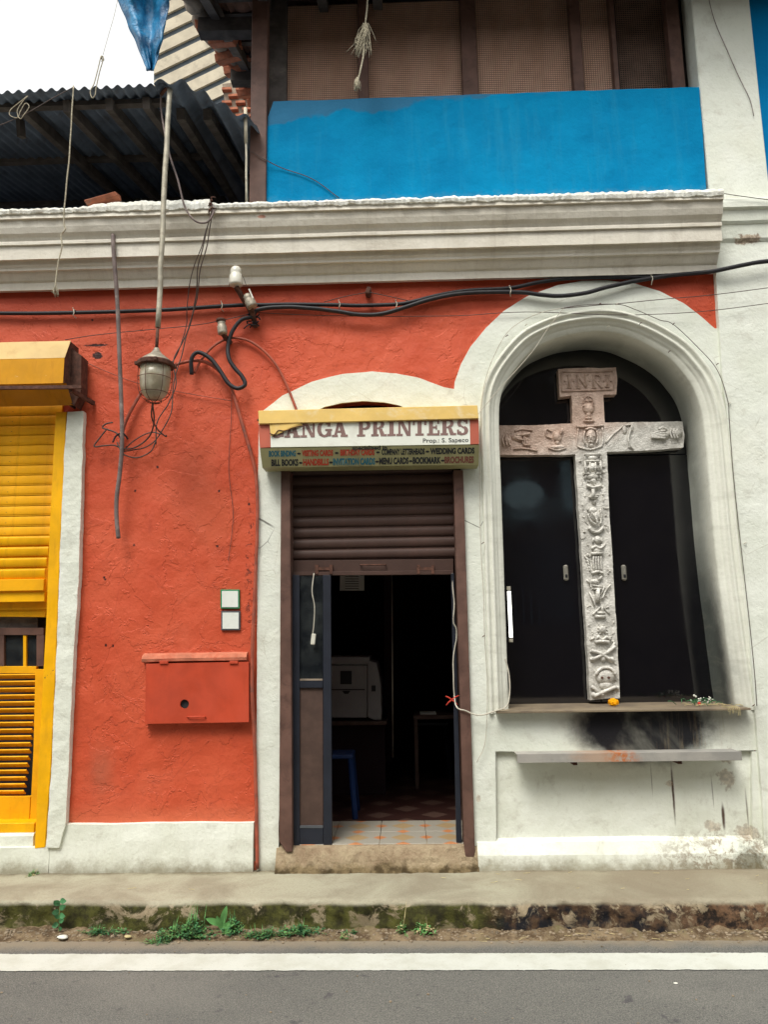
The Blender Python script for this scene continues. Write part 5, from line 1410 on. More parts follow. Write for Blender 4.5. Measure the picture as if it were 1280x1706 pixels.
# tube light at the left inside the niche
T = empty('tube_light', W(846, 1020, .12), 'short lit tube light upright inside the left edge of the niche', 'lamp')
tube('glowing_tube', [W(848.5, 985, .16), W(852, 1062, .16)], .012, M['tubelit'], T, seg=12, sub=1)
for a, b in ((848, 980), (852, 1067)):
    p = W(a, b, .16); bm = bmesh.new(); add_lathe(bm, p+Vector((0, 0, -.012)), [(.013, 0), (.014, .004), (.014, .020), (.013, .024)], 12); fin(bm, 'end_cap', M['wirelight'], T, smooth=True)
# offerings on the sill
p = W(1018, 1163, .20)
T = empty('marigold', (p.x, .2, zs), 'orange yellow marigold head lying at the foot of the cross', 'flower')
bm = bmesh.new(); c = Vector((p.x, .14, zs+.024))
for i in range(70):
    a = random.random()*2*math.pi; e = math.asin(random.uniform(-.5, 1)); d = Vector((math.cos(a)*math.cos(e), math.sin(a)*math.cos(e), math.sin(e)))
    q = c+Vector((d.x*.032, d.y*.032, d.z*.024)); s = d.orthogonal().normalized()*.009; t = d.cross(s).normalized()*.006
    bm.faces.new([bm.verts.new(q-s), bm.verts.new(q-t+d*.004), bm.verts.new(q+s+d*.003), bm.verts.new(q+t+d*.004)])
r_ = bmesh.ops.create_uvsphere(bm, u_segments=12, v_segments=8, radius=1)
for v in r_['verts']: v.co = Vector((v.co.x*.030, v.co.y*.030, v.co.z*.022))+c
fin(bm, 'petals', M['marigold'], T)
T = empty('garland', W(1165, 1165, .1), 'wilted garland of green leaves and white blossoms on the right of the niche sill', 'garland')
gz = zs+.004
def twigs(mat, name, n, cx, cy, sx, sy, L_, r_, rise=.01):
    bm = bmesh.new()
    for i in range(n):
        x = random.gauss(cx, sx); y = random.gauss(cy, sy); a = random.uniform(0, 6.3); l = L_*random.uniform(.5, 1.2)
        q = Vector((x, max(-.08, min(.34, y)), gz+random.uniform(0, rise)))
        e = q+Vector((math.cos(a)*l, math.sin(a)*l*.6, random.uniform(0, rise)))
        add_tube(bm, [q, (q+e)/2+Vector((0, 0, rise*.4)), e], r_, 5, 2)
    return fin(bm, name, mat, T, smooth=True)
gx = W(1165, 1168, .12).x
twigs(M['leaf'], 'green_stalks', 22, gx, .10, .05, .05, .055, .0022, .025)
twigs(M['dry'], 'pale_stalks', 26, gx+.08, .02, .11, .04, .06, .0016, .008)
bm = bmesh.new()
for i in range(24):
    q = Vector((gx+.03+random.gauss(0, .03), .12+random.gauss(0, .03), gz+.012+abs(random.gauss(0, .02))))
    r_ = bmesh.ops.create_icosphere(bm, subdivisions=1, radius=random.uniform(.004, .008))
    for v in r_['verts']: v.co += q
fin(bm, 'white_blossoms', M['petal'], T)
bm = bmesh.new(); r_ = bmesh.ops.create_icosphere(bm, subdivisions=2, radius=.011)
for v in r_['verts']: v.co += Vector((gx-.02, .06, gz+.012))
fin(bm, 'red_blossom', M['cloth'], T)
bm = bmesh.new()
for i in range(7):
    x = W(1213+i*3.2, 1180, -.09).x; L_ = random.uniform(.012, .05)
    add_tube(bm, [(x-.02, -.05, gz), (x, -.093, gz), (x+random.uniform(-.004, .004), -.096, gz-L_)], .0016, 5, 3)
fin(bm, 'hanging_stalks', M['dry'], T)

# steel shelf below the sill
SHF = empty('metal_shelf', W(1050, 1261, -.1), 'long grey steel channel shelf with a rust patch below the niche', 'shelf')
za = W(1050, 1254, -.15).z; zb_ = W(1050, 1269, -.15).z; xa = W(862, 1260, -.15).x; xb = W(1237, 1260, -.15).x
bm = bmesh.new(); add_box(bm, (xa, -.150, zb_), (xb, -.145, za), bev=.001); fin(bm, 'front_lip', M['shelf'], SHF)
bm = bmesh.new(); add_box(bm, (xa, -.1445, za-.008), (xb, .018, za-.004)); fin(bm, 'shelf_plate', M['shelf'], SHF)
for px in (958, 1132):
    bm = bmesh.new(); x = W(px, 1268, -.1).x; add_box(bm, (x-.012, -.12, zb_-.022), (x+.012, .018, zb_-.014)); add_box(bm, (x-.0115, -.119, zb_-.0139), (x+.0115, -.108, za-.0085)); fin(bm, 'bracket', M['rust'], SHF)

# ================================================================== LAMP on its pipe
LP = empty('pendant_lamp', W(258, 640, -.40), 'caged bulkhead lamp with grey glass hanging on a long pipe before the red wall', 'lamp')
LYY = -.40
tube('pipe', [W(283, 150, LYY), W(276, 260, LYY), W(270, 400, LYY), W(263, 545, LYY)], .0175, M['galv'], LP, 12, 6, .006)
tube('pipe_neck', [W(263, 540, LYY), W(260, 588, LYY)], .011, M['rust'], LP, 10, 1)
tube('hooked_top', [W(283, 156, LYY), W(281, 147, LYY), W(274, 150, LYY+.03), W(268, 158, LYY+.05)], .012, M['rust'], LP, 8, 5)
ax = (W(260, 588, LYY)-W(256, 668, LYY)).normalized(); k = (W(261, 640, LYY)-W(260, 640, LYY)).length
bs = W(256.5, 664, LYY)
H = lambda py: (W(258, py, LYY)-bs).dot(ax)
bm = bmesh.new(); add_lathe(bm, bs, [(27*k, H(605)), (26*k, H(602)), (17*k, H(595)), (9*k, H(589)), (5*k, H(583)), (4*k, H(580))], 28, ax); fin(bm, 'cap', M['lampmetal'], LP, smooth=True)
bm = bmesh.new(); add_lathe(bm, bs, [(27*k, H(612)), (30*k, H(611)), (30.5*k, H(606)), (29*k, H(604)), (26*k, H(604))], 28, ax); fin(bm, 'collar', M['rust'], LP, smooth=False)
bm = bmesh.new()
for a in range(4):
    t = a*math.pi/2+.3; q = Vector((0, 0, 1)).rotation_difference(ax) @ Vector((31*k*math.cos(t), 31*k*math.sin(t), H(608))); add_box(bm, bs+q-Vector((.010, .010, .012)), bs+q+Vector((.010, .010, .012)), bev=.003)
fin(bm, 'collar_lugs', M['rust'], LP)
bm = bmesh.new(); add_lathe(bm, bs, [(24.5*k, H(612)), (25*k, H(630)), (23.5*k, H(645)), (20*k, H(656)), (13*k, H(664)), (5*k, H(667)), (.5*k, H(668))], 28, ax); fin(bm, 'glass_globe', M['lampglass'], LP, smooth=True)
bm = bmesh.new(); qr = Vector((0, 0, 1)).rotation_difference(ax)
for a in range(6):
    t = a*math.pi/3+.25; d = Vector((math.cos(t), math.sin(t), 0))
    add_tube(bm, [bs+qr @ (d*r__*k+Vector((0, 0, H(py)))) for r__, py in ((27, 611), (27.5, 630), (26, 648), (21, 661), (12, 668), (1, 671))], .0022, 5, 4)
for r__, py in ((27.8, 632), (23.5, 656), (12, 669)):
    add_tube(bm, [bs+qr @ (Vector((math.cos(t), math.sin(t), 0))*r__*k+Vector((0, 0, H(py)))) for t in (2*math.pi*i/20 for i in range(21))], .0022, 5, 1)
fin(bm, 'wire_guard', M['rust'], LP, smooth=True)

# ================================================================== PIPES, CABLES, WIRES
def WP(l, y): return [W(a[0], a[1], a[2] if len(a) > 2 else y) for a in l]
def cable(name, l, y, r, mat, lab, cat, group=None, wob=0.0, sub=8, seg=8): return tube(name, WP(l, y), r, mat, None, seg, sub, wob, lab, cat, group)
cable('conduit_pipe', [(188, 391, -.20), (189, 420, -.20), (195, 500, -.17), (199, 600, -.14), (202, 680, -.12), (203, 740, -.11), (199, 790, -.10), (194, 830, -.09), (194, 865, -.09), (197, 897, -.09)], -.1, .0145, M['oldpipe'], 'old grey conduit pipe hanging loose from the cornice, bent at its foot', 'pipe', seg=10)
cable('black_cable', [(-80, 522), (0, 522), (60, 522), (120, 521), (200, 519), (280, 516), (340, 512), (370, 510), (410, 508), (440, 508), (480, 507), (560, 508), (600, 509), (660, 507), (690, 502), (730, 492), (780, 484), (850, 480), (900, 470), (960, 463), (1060, 462), (1110, 461)], -.035, .0145, M['black'], 'thick black cable running straight from the left edge under the cornice', 'cable', 'black power cables below the cornice')
cable('black_cable', [(418, 530, -.06), (430, 516, -.055), (470, 512), (520, 514), (560, 519), (600, 524), (640, 522), (680, 510), (720, 498), (770, 489), (830, 486), (870, 487), (900, 491), (940, 493), (975, 488), (1010, 479), (1060, 468), (1110, 460), (1160, 455), (1195, 451, -.09), (1240, 441, -.10), (1290, 434, -.10), (1400, 425, -.10)], -.055, .0155, M['black'], 'thick black cable sagging above the door and rising right across the niche arch', 'cable', 'black power cables below the cornice', wob=.004)
cable('black_hose', [(420, 528, -.06), (402, 533, -.06), (387, 552, -.06), (380, 575, -.06), (381, 596, -.07), (390, 612, -.07), (403, 627, -.07), (408, 641, -.07), (395, 647, -.07), (380, 638, -.07), (366, 617, -.07), (350, 597, -.07), (330, 587, -.07), (319, 598, -.07), (319, 624, -.05)], -.07, .0145, M['black'], 'black hose coiled in a loose loop left of the insulators', 'hose')
cable('red_conduit', [(324, 622), (335, 600), (352, 580), (370, 568), (390, 563), (415, 568), (440, 585), (460, 608), (477, 640), (492, 678), (496, 690)], -.03, .009, M['redpipe'], 'red painted conduit arching over to the corner of the door arch', 'conduit')
cable('red_conduit', [(200, 740, -.03), (207, 710), (220, 680), (245, 640), (270, 615), (290, 608), (320, 601), (345, 604), (365, 618), (382, 640), (392, 668), (403, 705), (418, 755), (427, 800), (429, 860), (427, 930), (424, 1000), (420, 1090), (420, 1160, -.05), (424, 1240), (427, 1340), (429, 1447)], -.035, .0115, M['redpipe'], 'long red painted conduit running down the edge of the red wall to the pavement', 'conduit', wob=.003)
cable('thin_wire', [(108, 566), (160, 558), (250, 549), (330, 541), (395, 528), (425, 520)], -.03, .0028, M['wire'], 'thin wire stretched from the yellow hood up to the insulators', 'wire')
cable('thin_wire', [(430, 521), (520, 525), (620, 527), (760, 526), (840, 521), (900, 520), (1000, 524), (1080, 524), (1180, 518, -.07), (1300, 503, -.08)], -.035, .0026, M['wire'], 'thin wire running level below the black cables past the niche arch', 'wire')
cable('thin_wire', [(935, 514), (1000, 508), (1030, 506), (1100, 499), (1190, 491, -.08), (1300, 477, -.09)], -.05, .0028, M['wire'], 'thin dark wire rising right from the crown of the niche moulding', 'wire')
cable('thin_wire', [(940, 513), (915, 545), (892, 580), (865, 612), (835, 645), (812, 672), (797, 690, -.08)], -.05, .0024, M['wirelight'], 'pale wire slanting from the niche crown down to the shop sign', 'wire')
cable('string_wire', [(940, 513, -.05), (975, 508, -.05), (1030, 507, -.05), (1060, 516, -.05), (1100, 533, -.05), (1122, 540, -.05), (1160, 575, -.05), (1195, 615, -.05), (1213, 665, -.05), (1216, 700, -.05), (1222, 780, -.05), (1230, 860, -.05), (1240, 950, -.05), (1250, 1040, -.05), (1258, 1120, -.05), (1262, 1176, -.05)], -.05, .0024, M['wire'], 'fairy-light wire following the outer right edge of the niche arch down', 'wire')
cable('string_wire', [(940, 513), (905, 520), (870, 535), (845, 555), (825, 590), (810, 630), (802, 680), (800, 760), (800, 850), (802, 920), (806, 990), (808, 1060), (812, 1130), (812, 1190), (808, 1240), (795, 1270)], -.045, .0024, M['wirelight'], 'fairy-light wire following the outer left edge of the niche arch down', 'wire')
# clips and nails holding the strings
CL = [(877, 542, 'left shoulder of the niche arch, outer ring'), (845, 560, 'left haunch of the niche arch'), (1000, 507, 'crown of the niche arch, left of the pair there'), (1029, 507, 'crown of the niche arch, right of the pair there'), (1116, 586, 'right shoulder of the arch, on the inner ring'), (1123, 540, 'right shoulder of the arch, on the outer ring'), (1014, 545, 'inner ring just below the crown'), (1068, 539, 'inner ring a hand right of the crown'), (1196, 607, 'right springing of the arch, highest on that side'), (1216, 672, 'right leg of the niche, at its very top'), (805, 905, 'left leg of the niche beside the brown shutter'), (806, 1060, 'left leg of the niche beside the shop door'), (1242, 905, 'middle of the right leg of the niche'), (1256, 1175, 'foot of the niche right leg')]
for i, (a, b, lab) in enumerate(CL):
    p = W(a, b, -.045); bm = bmesh.new(); add_tube(bm, [p+Vector((-.007, 0, -.005)), p+Vector((0, -.012, .002)), p+Vector((.008, 0, .006))], .0028, 5, 3)
    o = fin(bm, 'wire_clip', M['rust'] if i % 3 else M['wirelight'], smooth=True); tag(o, 'tiny wire clip at the '+lab, 'clip', 'wire clips round the niche arch')
for i, (a, b, s) in enumerate(((123, 521, 'leftmost cable clip, under the hanging rope'), (370, 510, 'pale cable clip left of the insulators'), (566, 508, 'pale cable clip where two black cables run together'), (661, 508, 'pale thin cable clip above the middle of the shop sign'), (851, 484, 'pale cable clip at the left shoulder of the niche arch'), (1087, 465, 'pale cable clip above the right shoulder of the niche arch'))):
    p = W(a, b, -.06); bm = bmesh.new()
    add_tube(bm, [p+Vector((-.004, .03, .028)), p+Vector((-.003, -.004, .022)), p+Vector((.003, -.008, 0)), p+Vector((-.003, -.004, -.022)), p+Vector((.004, .03, -.028))], .0035, 6, 4)
    add_tube(bm, [p+Vector((-.006, -.004, .024)), p+Vector((-.006, -.012, .034))], .003, 6, 1)
    tag(fin(bm, 'cable_clip', M['wirelight'], smooth=True), s, 'clip', 'clips on the black cables')
# bundle of thin wires dropping from the cornice edge
for i, (l, r_, lab) in enumerate((
    ([(352, 350, -.29), (348, 372, -.28), (338, 400, -.26), (325, 440, -.2), (314, 480, -.14), (310, 520, -.08), (310, 542, -.05), (300, 580, -.05), (285, 605, -.05), (262, 616, -.08)], .0028, 'leftmost wire of the thin bundle dropping from the cornice'),
    ([(352, 350, -.29), (347, 375, -.28), (337, 410, -.26), (330, 450, -.2), (326, 490, -.14), (318, 535, -.08), (305, 570, -.06), (290, 600, -.06), (292, 640, -.06), (280, 670, -.06), (262, 700, -.06), (258, 740, -.05)], .0034, 'middle wire of the thin bundle, running on past the lamp'),
    ([(353, 350, -.29), (350, 380, -.28), (341, 420, -.25), (333, 460, -.2), (325, 510, -.12), (314, 545, -.07), (304, 590, -.06), (288, 640, -.06), (284, 690, -.06), (262, 728, -.05), (240, 745, -.05), (220, 750, -.05), (205, 752, -.05)], .0034, 'rightmost wire of the thin bundle, looping to the conduit'))):
    cable('drop_wire', l, -.1, r_*1.25, M['wire'], lab, 'wire', 'thin wires dropping from the cornice', wob=.01)
cable('looped_cable', [(268, 155, -.35), (268, 180, -.33), (274, 220, -.33), (283, 260, -.33), (296, 300, -.33), (308, 345, -.32), (325, 368, -.31), (345, 370, -.30), (356, 352, -.29), (352, 338, -.28)], -.3, .0065, M['oldpipe'], 'grey-brown cable drooping in a loop from the roof edge to the cornice', 'cable')
bm = bmesh.new()
for i in range(9):
    p = W(351+random.uniform(-4, 5), 345+random.uniform(-10, 9), -.29); q = p+Vector((random.uniform(-.04, .04), random.uniform(-.02, .02), random.uniform(-.05, .03)))
    add_tube(bm, [p, (p+q)/2+Vector((random.uniform(-.02, .02), -.01, .01)), q], .004, 6, 4)
tag(fin(bm, 'wire_knot', M['rust'], smooth=True), 'rusty knot of wire ends on the cornice edge', 'wire knot')
# tangle under the lamp
for l, r_, lab in (
    ([(254, 672, -.36), (256, 700, -.25), (250, 725, -.12), (225, 745, -.06), (205, 748, -.06), (190, 742, -.06), (172, 742, -.06), (157, 743, -.06), (166, 728, -.06), (176, 716, -.06)], .0042, 'brown wire looping left below the lamp to a free end'),
    ([(254, 672, -.36), (252, 695, -.25), (262, 715, -.15), (275, 727, -.1), (277, 725, -.1)], .0040, 'short dark wire end sticking out right under the lamp'),
    ([(203, 752, -.05), (222, 735, -.05), (240, 723, -.05), (255, 720, -.05), (268, 724, -.06)], .0035, 'pinkish wire arching between conduit and lamp wires'),
    ([(203, 735, -.1), (195, 722, -.1), (180, 716, -.1), (170, 712, -.1), (176, 706, -.1), (188, 704, -.1)], .0042, 'curled wire ends left of the conduit pipe'),
    ([(188, 737, -.1), (194, 726, -.1), (205, 722, -.12), (213, 732, -.1)], .0050, 'short twist of black wire wrapped round the conduit'),
    ([(195, 737, -.1), (200, 750, -.11), (208, 758, -.1), (230, 762, -.06), (250, 752, -.05), (258, 735, -.05)], .0036, 'lowest wire loop hanging from the conduit pipe')):
    cable('loose_wire', l, -.06, r_*1.25, M['wire'] if 'black' not in lab else M['black'], lab, 'wire', 'loose wires under the lamp', wob=.008)
cable('thin_wire', [(386, 650), (385, 700), (381, 780), (388, 850), (386, 890), (380, 935)], -.012, .0018, M['wire'], 'hair-thin wire dangling down the middle of the red wall', 'wire')
cable('thin_wire', [(135, 600, -.02), (180, 620, -.02), (235, 640, -.02), (310, 655, -.02), (387, 668, -.02)], -.02, .0030, M['redpipe'], 'red overpainted wire crossing the wall behind the lamp', 'wire')
cable('thin_wire', [(1176, -30), (1190, 30), (1213, 85), (1233, 130), (1250, 165), (1257, 193)], -.06, .0026, M['oldpipe'], 'brown wire trailing down the upper white column', 'wire')
cable('thin_wire', [(1205, 322), (1230, 326), (1290, 334)], -.14, .0026, M['wire'], 'short dark wire lying along the top of the pilaster cornice', 'wire')
cable('thin_wire', [(418, 252, -.1), (440, 265, -.10), (470, 280, -.075), (520, 298, -.072), (565, 330, -.070)], -.1, .0032, M['wire'], 'dark wire crossing from the brown post onto the blue wall', 'wire')
cable('guy_wire', [(540, 503, -.04), (575, 494, -.05), (612, 487, -.07)], -.05, .0030, M['wire'], 'left rusty guy wire of the hook above the sign', 'wire')
cable('guy_wire', [(616, 487, -.07), (650, 494, -.05), (690, 503, -.04)], -.05, .0030, M['wire'], 'right rusty guy wire of the hook above the sign', 'wire')
p = W(614, 486, -.05); bm = bmesh.new(); add_box(bm, p+Vector((-.016, -.03, -.026)), p+Vector((.016, .05, .026)), Matrix.Rotation(.3, 3, 'Y'), .006); tag(fin(bm, 'wall_hook', M['rust']), 'rusty iron hook under the cornice above the shop sign', 'hook')

# ---- insulators
def insulator(px0, py0, px1, py1, rpx, y, lab, mat, bracket):
    a = W(px0, py0, y); b = W(px1, py1, y); axv = (a-b).normalized(); L_ = (a-b).length; kk = (W(px0+1, py0, y)-a).length
    T = empty('insulator', b, lab, 'insulator', 'ceramic insulators on the red wall')
    bm = bmesh.new(); r = rpx*kk
    add_lathe(bm, b, [(r*.8, 0), (r*.98, L_*.04), (r, L_*.12), (r*.98, L_*.50), (r*.86, L_*.56), (r*.80, L_*.60), (r*.84, L_*.66), (r*.80, L_*.84), (r*.58, L_*.95), (r*.25, L_)], 20, axv)
    fin(bm, 'ceramic_body', mat, T, smooth=True)
    bm = bmesh.new(); add_beam(bm, W(*bracket[0]), W(*bracket[1]), .030, .022, wob=.002); fin(bm, 'iron_bracket', M['rust'], T)
    return T
T = insulator(393, 444, 393, 476, 11, -.16, 'tall white ceramic insulator on its rusty bracket just under the cornice', M['ceramic'], ((393, 478, -.16), (425, 530, -.02)))
tube('tie_wire', WP([(381, 478), (384, 462), (393, 453), (404, 460), (410, 475)], -.17), .002, M['wire'], T)
T = insulator(410, 490, 421, 512, 9, -.12, 'squat tilted insulator wedged beside the tall white one', M['lampmetal'], ((418, 510, -.11), (426, 545, -.01)))
bm = bmesh.new(); add_beam(bm, W(415, 482, -.14), W(422, 498, -.14), .014, .01); fin(bm, 'white_chip', M['ceramic'], T)
T = insulator(368, 531, 371, 557, 8, -.09, 'small brown topped insulator below and left of the white one', M['lampmetal'], ((371, 556, -.08), (384, 572, -.01)))
bm = bmesh.new(); p = W(368, 534, -.09); add_lathe(bm, p, [(.030, -.012), (.034, -.006), (.034, .006), (.024, .014)], 16); fin(bm, 'rust_cap', M['rust'], T, smooth=True)
bm = bmesh.new()
for i in range(14):
    p = W(424+random.uniform(-8, 8), 535+random.uniform(-12, 14), -.03); q = p+Vector((random.uniform(-.05, .05), random.uniform(-.03, .01), random.uniform(-.05, .05)))
    add_tube(bm, [p, (p+q)/2+Vector((random.uniform(-.03, .03), -.02, .0)), q], .005, 6, 4)
tag(fin(bm, 'cable_knot', M['black'], smooth=True), 'black clump of taped cable ends behind the insulators', 'cable knot')

# ================================================================== ROPES
def tuft(name, px, py, y, L_, n, mat, parent, spread=.02):
    bm = bmesh.new(); p = W(px, py, y)
    for i in range(n):
        a = random.uniform(0, 6.3); e = p+Vector((math.cos(a)*spread*random.random(), math.sin(a)*spread*.6, -L_*random.uniform(.6, 1.1)))
        add_tube(bm, [p, (p+e)/2+Vector((random.uniform(-.01, .01), 0, random.uniform(-.004, .004))), e], .0018, 4, 3)
    return fin(bm, name, mat, parent, smooth=True)
T = empty('hanging_rope', W(122, 145, EY-.02), 'thin pale rope hanging from the corrugated roof, frayed at its end', 'rope')
tube('cord', WP([(122, 143), (119, 190), (116, 250), (111, 300), (107, 345), (106, 372), (108, 382), (101, 392), (103, 410), (97, 435), (93, 460), (92, 480)], EY-.03), .0048, M['rope'], T, wob=.004)
tuft('frayed_end', 92, 476, EY-.03, .07, 16, M['rope'], T, .03)
T = empty('rope_loop', W(165, 130, EY-.02), 'loop of thin rope hanging before the white sky above the roof edge', 'rope')
tube('cord', WP([(198, -12), (190, 25), (180, 60), (171, 92)], EY-.03), .0016, M['rope'], T)
tube('loop', WP([(168, 93), (162, 118), (156, 140), (150, 152), (153, 163), (158, 158), (160, 145), (166, 118), (172, 97), (168, 93)], EY-.03), .0036, M['rope'], T)
tuft('frayed_knot', 169, 94, EY-.03, .03, 8, M['rope'], T, .02)
T = empty('wire_tangle', W(38, 180, EY-.02), 'pale tangle of string on the corrugated roof edge at the far left', 'string')
bm = bmesh.new(); add_tube(bm, WP([(-60, 225), (0, 208), (45, 188), (85, 165), (122, 145)], EY-.03), .003, 6, 6)
fin(bm, 'stretched_string', M['wire'], T, smooth=True)
bm = bmesh.new(); 
add_tube(bm, WP([(45, 160), (30, 172), (17, 183), (16, 192), (28, 196), (34, 184), (42, 172), (48, 178), (40, 190), (33, 198), (28, 185), (38, 168), (46, 160)], EY-.04), .0028, 6, 6)
fin(bm, 'tangled_string', M['rope'], T, smooth=True)
T = empty('frayed_rope', W(605, 60, -.2), 'thick pale rope with frayed tassel hanging before the mesh screens', 'rope')
tube('cord', WP([(614, -20), (611, 20), (608, 55), (606, 90), (600, 120), (592, 150)], -.30), .0060, M['rope'], T, wob=.004)
bm = bmesh.new()
for i in range(70):
    a = W(609+random.uniform(-5, 5), 38+random.uniform(0, 12), -.30); b = W(601+random.gauss(0, 8), 78+random.uniform(-14, 18), -.30)
    add_tube(bm, [a, (a+b)/2+Vector((random.uniform(-.03, .03), random.uniform(-.02, .02), 0)), b], .0018, 4, 3)
fin(bm, 'frayed_tassel', M['rope'], T, smooth=True)
tuft('frayed_end', 595, 128, -.30, .10, 40, M['rope'], T, .03)
# stick and broken brick on the cornice
tag(tube('wooden_stick', WP([(410, 181), (410, 240), (411, 345)], -.20), .009, M['galv'], None, 8, 4, .004), 'pale stick standing upright on the cornice before the brown post', 'stick')
tag(tube('stick_wrap', WP([(409, 180), (410, 238)], -.205), .0125, M['plank'], None, 8, 4, .004), 'pale cloth sleeve on the upper half of the stick', 'sleeve')
def slab(px, py, y, sx, sy, sz, rot, mat, lab, name='broken_tile'):
    bm = bmesh.new(); vs = add_box(bm, (-sx/2, -sy/2, -sz/2), (sx/2, sy/2, sz/2), None, .004)
    for v in bm.verts: v.co += Vector((noise.noise(v.co*20), noise.noise(v.co*20+Vector((4, 0, 0))), noise.noise(v.co*20+Vector((0, 7, 0)))))*.008
    c = W(px, py, y)
    for v in bm.verts: v.co = rot @ v.co + c
    return tag(fin(bm, name, mat), lab, 'broken tile')
slab(172, 334, -.19, .22, .12, .035, Matrix.Rotation(R(-16), 3, 'Y') @ Matrix.Rotation(R(16), 3, 'X'), M['brick'], 'broken flat brick propped on the cornice edge at the left')

# ================================================================== BLUE TARPAULIN
def tarp():
    T = empty('tarpaulin', W(245, 60, -.45), 'crumpled blue tarpaulin hanging down from the roof corner against the sky', 'tarpaulin')
    bm = bmesh.new(); n, m = 26, 30; rows = []
    for j in range(m+1):
        t = j/m; py = -60+178*t
        l = 170+ (245-170)*t**1.0 if t < .95 else 243; r_ = 285-(285-256)*t**2
        row = []
        for i in range(n+1):
            u = i/n; px = l+(r_-l)*u
            fold = .07*math.sin(u*9+2.5*t+1.3*math.sin(t*3))*(1-.55*t)+.05*noise.noise(Vector((u*3, t*3.5, 1)))+.03*noise.noise(Vector((u*8, t*7, 4)))
            row.append(bm.verts.new(W(px+2.5*noise.noise(Vector((u*2, t*9, 8))), py, -.40+fold)))
        rows.append(row)
    for a, b in zip(rows[:-1], rows[1:]):
        for i in range(n): bm.faces.new((a[i], b[i], b[i+1], a[i+1]))
    o = fin(bm, 'sheet', M['tarp'], T, smooth=True, recalc=False)
    so2 = o.modifiers.new('thickness', 'SOLIDIFY'); so2.thickness = .004
tarp()

# ================================================================== WEEDS along the kerb
def leafq(bm, p, d, up_, L_, wd, droop=.3):
    s = d.cross(up_).normalized()*wd/2
    m = p+d*L_*.5+up_*L_*.08; e = p+d*L_-up_*L_*droop*.5
    v = [bm.verts.new(x) for x in (p, m-s, m+up_*(-wd*.12), m+s, e)]
    bm.faces.new((v[0], v[1], v[2])); bm.faces.new((v[0], v[2], v[3])); bm.faces.new((v[1], v[4], v[2])); bm.faces.new((v[2], v[4], v[3]))
def clump(px, py, w_, h_, n, lab, L_=.02, mat='leaf', y=None, group='weeds along the kerb'):
    p = G(px, py, ROADZ+.02); 
    x = p.x; yy = min(p.y, -.600-.0178*x) if y is None else y; gz_ = groundz(yy, x) if y is None else .0
    T = empty('weed', (x, yy, gz_), lab, 'plant', group)
    bm = bmesh.new(); bs_ = bmesh.new(); bm2 = bmesh.new()
    for i in range(int(n*1.5)):
        a = random.uniform(0, 6.3); rr = random.random()**.85*random.choice((1, 1, 1, 1.35)); ex = x+math.cos(a)*rr*w_/2; ey = yy+math.sin(a)*rr*.05-.01
        hh = h_*random.uniform(.15, 1.0)*max(.25, 1-.55*rr)*(.6+.8*abs(noise.noise(Vector((ex*14, 3, 1)))))
        b0 = Vector((x+(ex-x)*.55, yy+(ey-yy)*.5, groundz(yy, x)-.004 if gz_ else 0)); tp = Vector((ex, ey, gz_+hh))
        add_tube(bs_, [b0, (b0+tp)/2+Vector((random.uniform(-.01, .01), 0, .006)), tp], .0011, 4, 2)
        m_ = bm if random.random() < .75 else bm2; k_ = random.uniform(.55, 1.3)
        for k in range(6):
            t = .25+.75*k/5; q = b0.lerp(tp, t); aa = random.uniform(0, 6.3); d = Vector((math.cos(aa), math.sin(aa), random.uniform(-.3, .8))).normalized()
            leafq(m_, q, d, Vector((0, 0, 1)), L_*k_*random.uniform(.7, 1.3), L_*k_*random.uniform(.35, .65))
        if random.random() < .06:
            e = b0+Vector((random.uniform(-.03, .03), -.01, h_*random.uniform(.7, 1.4))); leafq(bm2, b0, (e-b0).normalized(), Vector((0, -1, 0)), (e-b0).length, .004)
    fin(bm2, 'pale_leaves', M['leafy' if mat == 'leaf' else 'dry'], T, recalc=False)
    fin(bs_, 'stems', M['stem'], T); fin(bm, 'leaves', M[mat], T, recalc=False)
    return T
clump(268, 1562, .16, 0.044, 33, 'low round weed clump left of the thick green mat', .016)
clump(312, 1556, .34, 0.106, 117, 'thick bushy weed mat below the kerb, widest of the row', .018)
clump(330, 1546, .14, 0.125, 44, 'upright leafy tuft growing out of the widest weed mat', .020)
clump(165, 1552, .20, 0.044, 39, 'thin creeping weed patch left of the bushy mat', .016)
clump(205, 1552, .12, 0.037, 20, 'sparse sprigs between the seedling and the bushy mat', .014)
clump(400, 1532, .12, 0.100, 46, 'dark leafy weed just right of the tall upright leaf', .020)
clump(440, 1556, .24, 0.056, 70, 'flat weed mat right of the big leafed plant', .016)
clump(500, 1549, .26, 0.062, 75, 'feathery weed patch at the right end of the green row', .017)
clump(590, 1552, .09, 0.025, 11, 'tiny weed sprig alone in the dirt below the step', .012)
clump(670, 1545, .07, 0.125, 19, 'upright grassy sprig, left one of the pair below the doorway', .018, 'leafy')
clump(704, 1552, .13, 0.088, 28, 'spreading grassy sprig, right one of the pair below the doorway', .020, 'leafy')
clump(575, 1556, .06, 0.037, 10, 'tiny weed with pale leaves left of the lone sprig', .012, 'leafy')
clump(128, 1446, .07, 0.031, 15, 'small weed at the wall foot under the yellow frame', .013, 'leafy', y=-.05, group='weeds at the wall foot')
clump(62, 1446, .06, 0.025, 11, 'tiny weed at the wall foot near the left edge', .011, 'leaf', y=-.05, group='weeds at the wall foot')
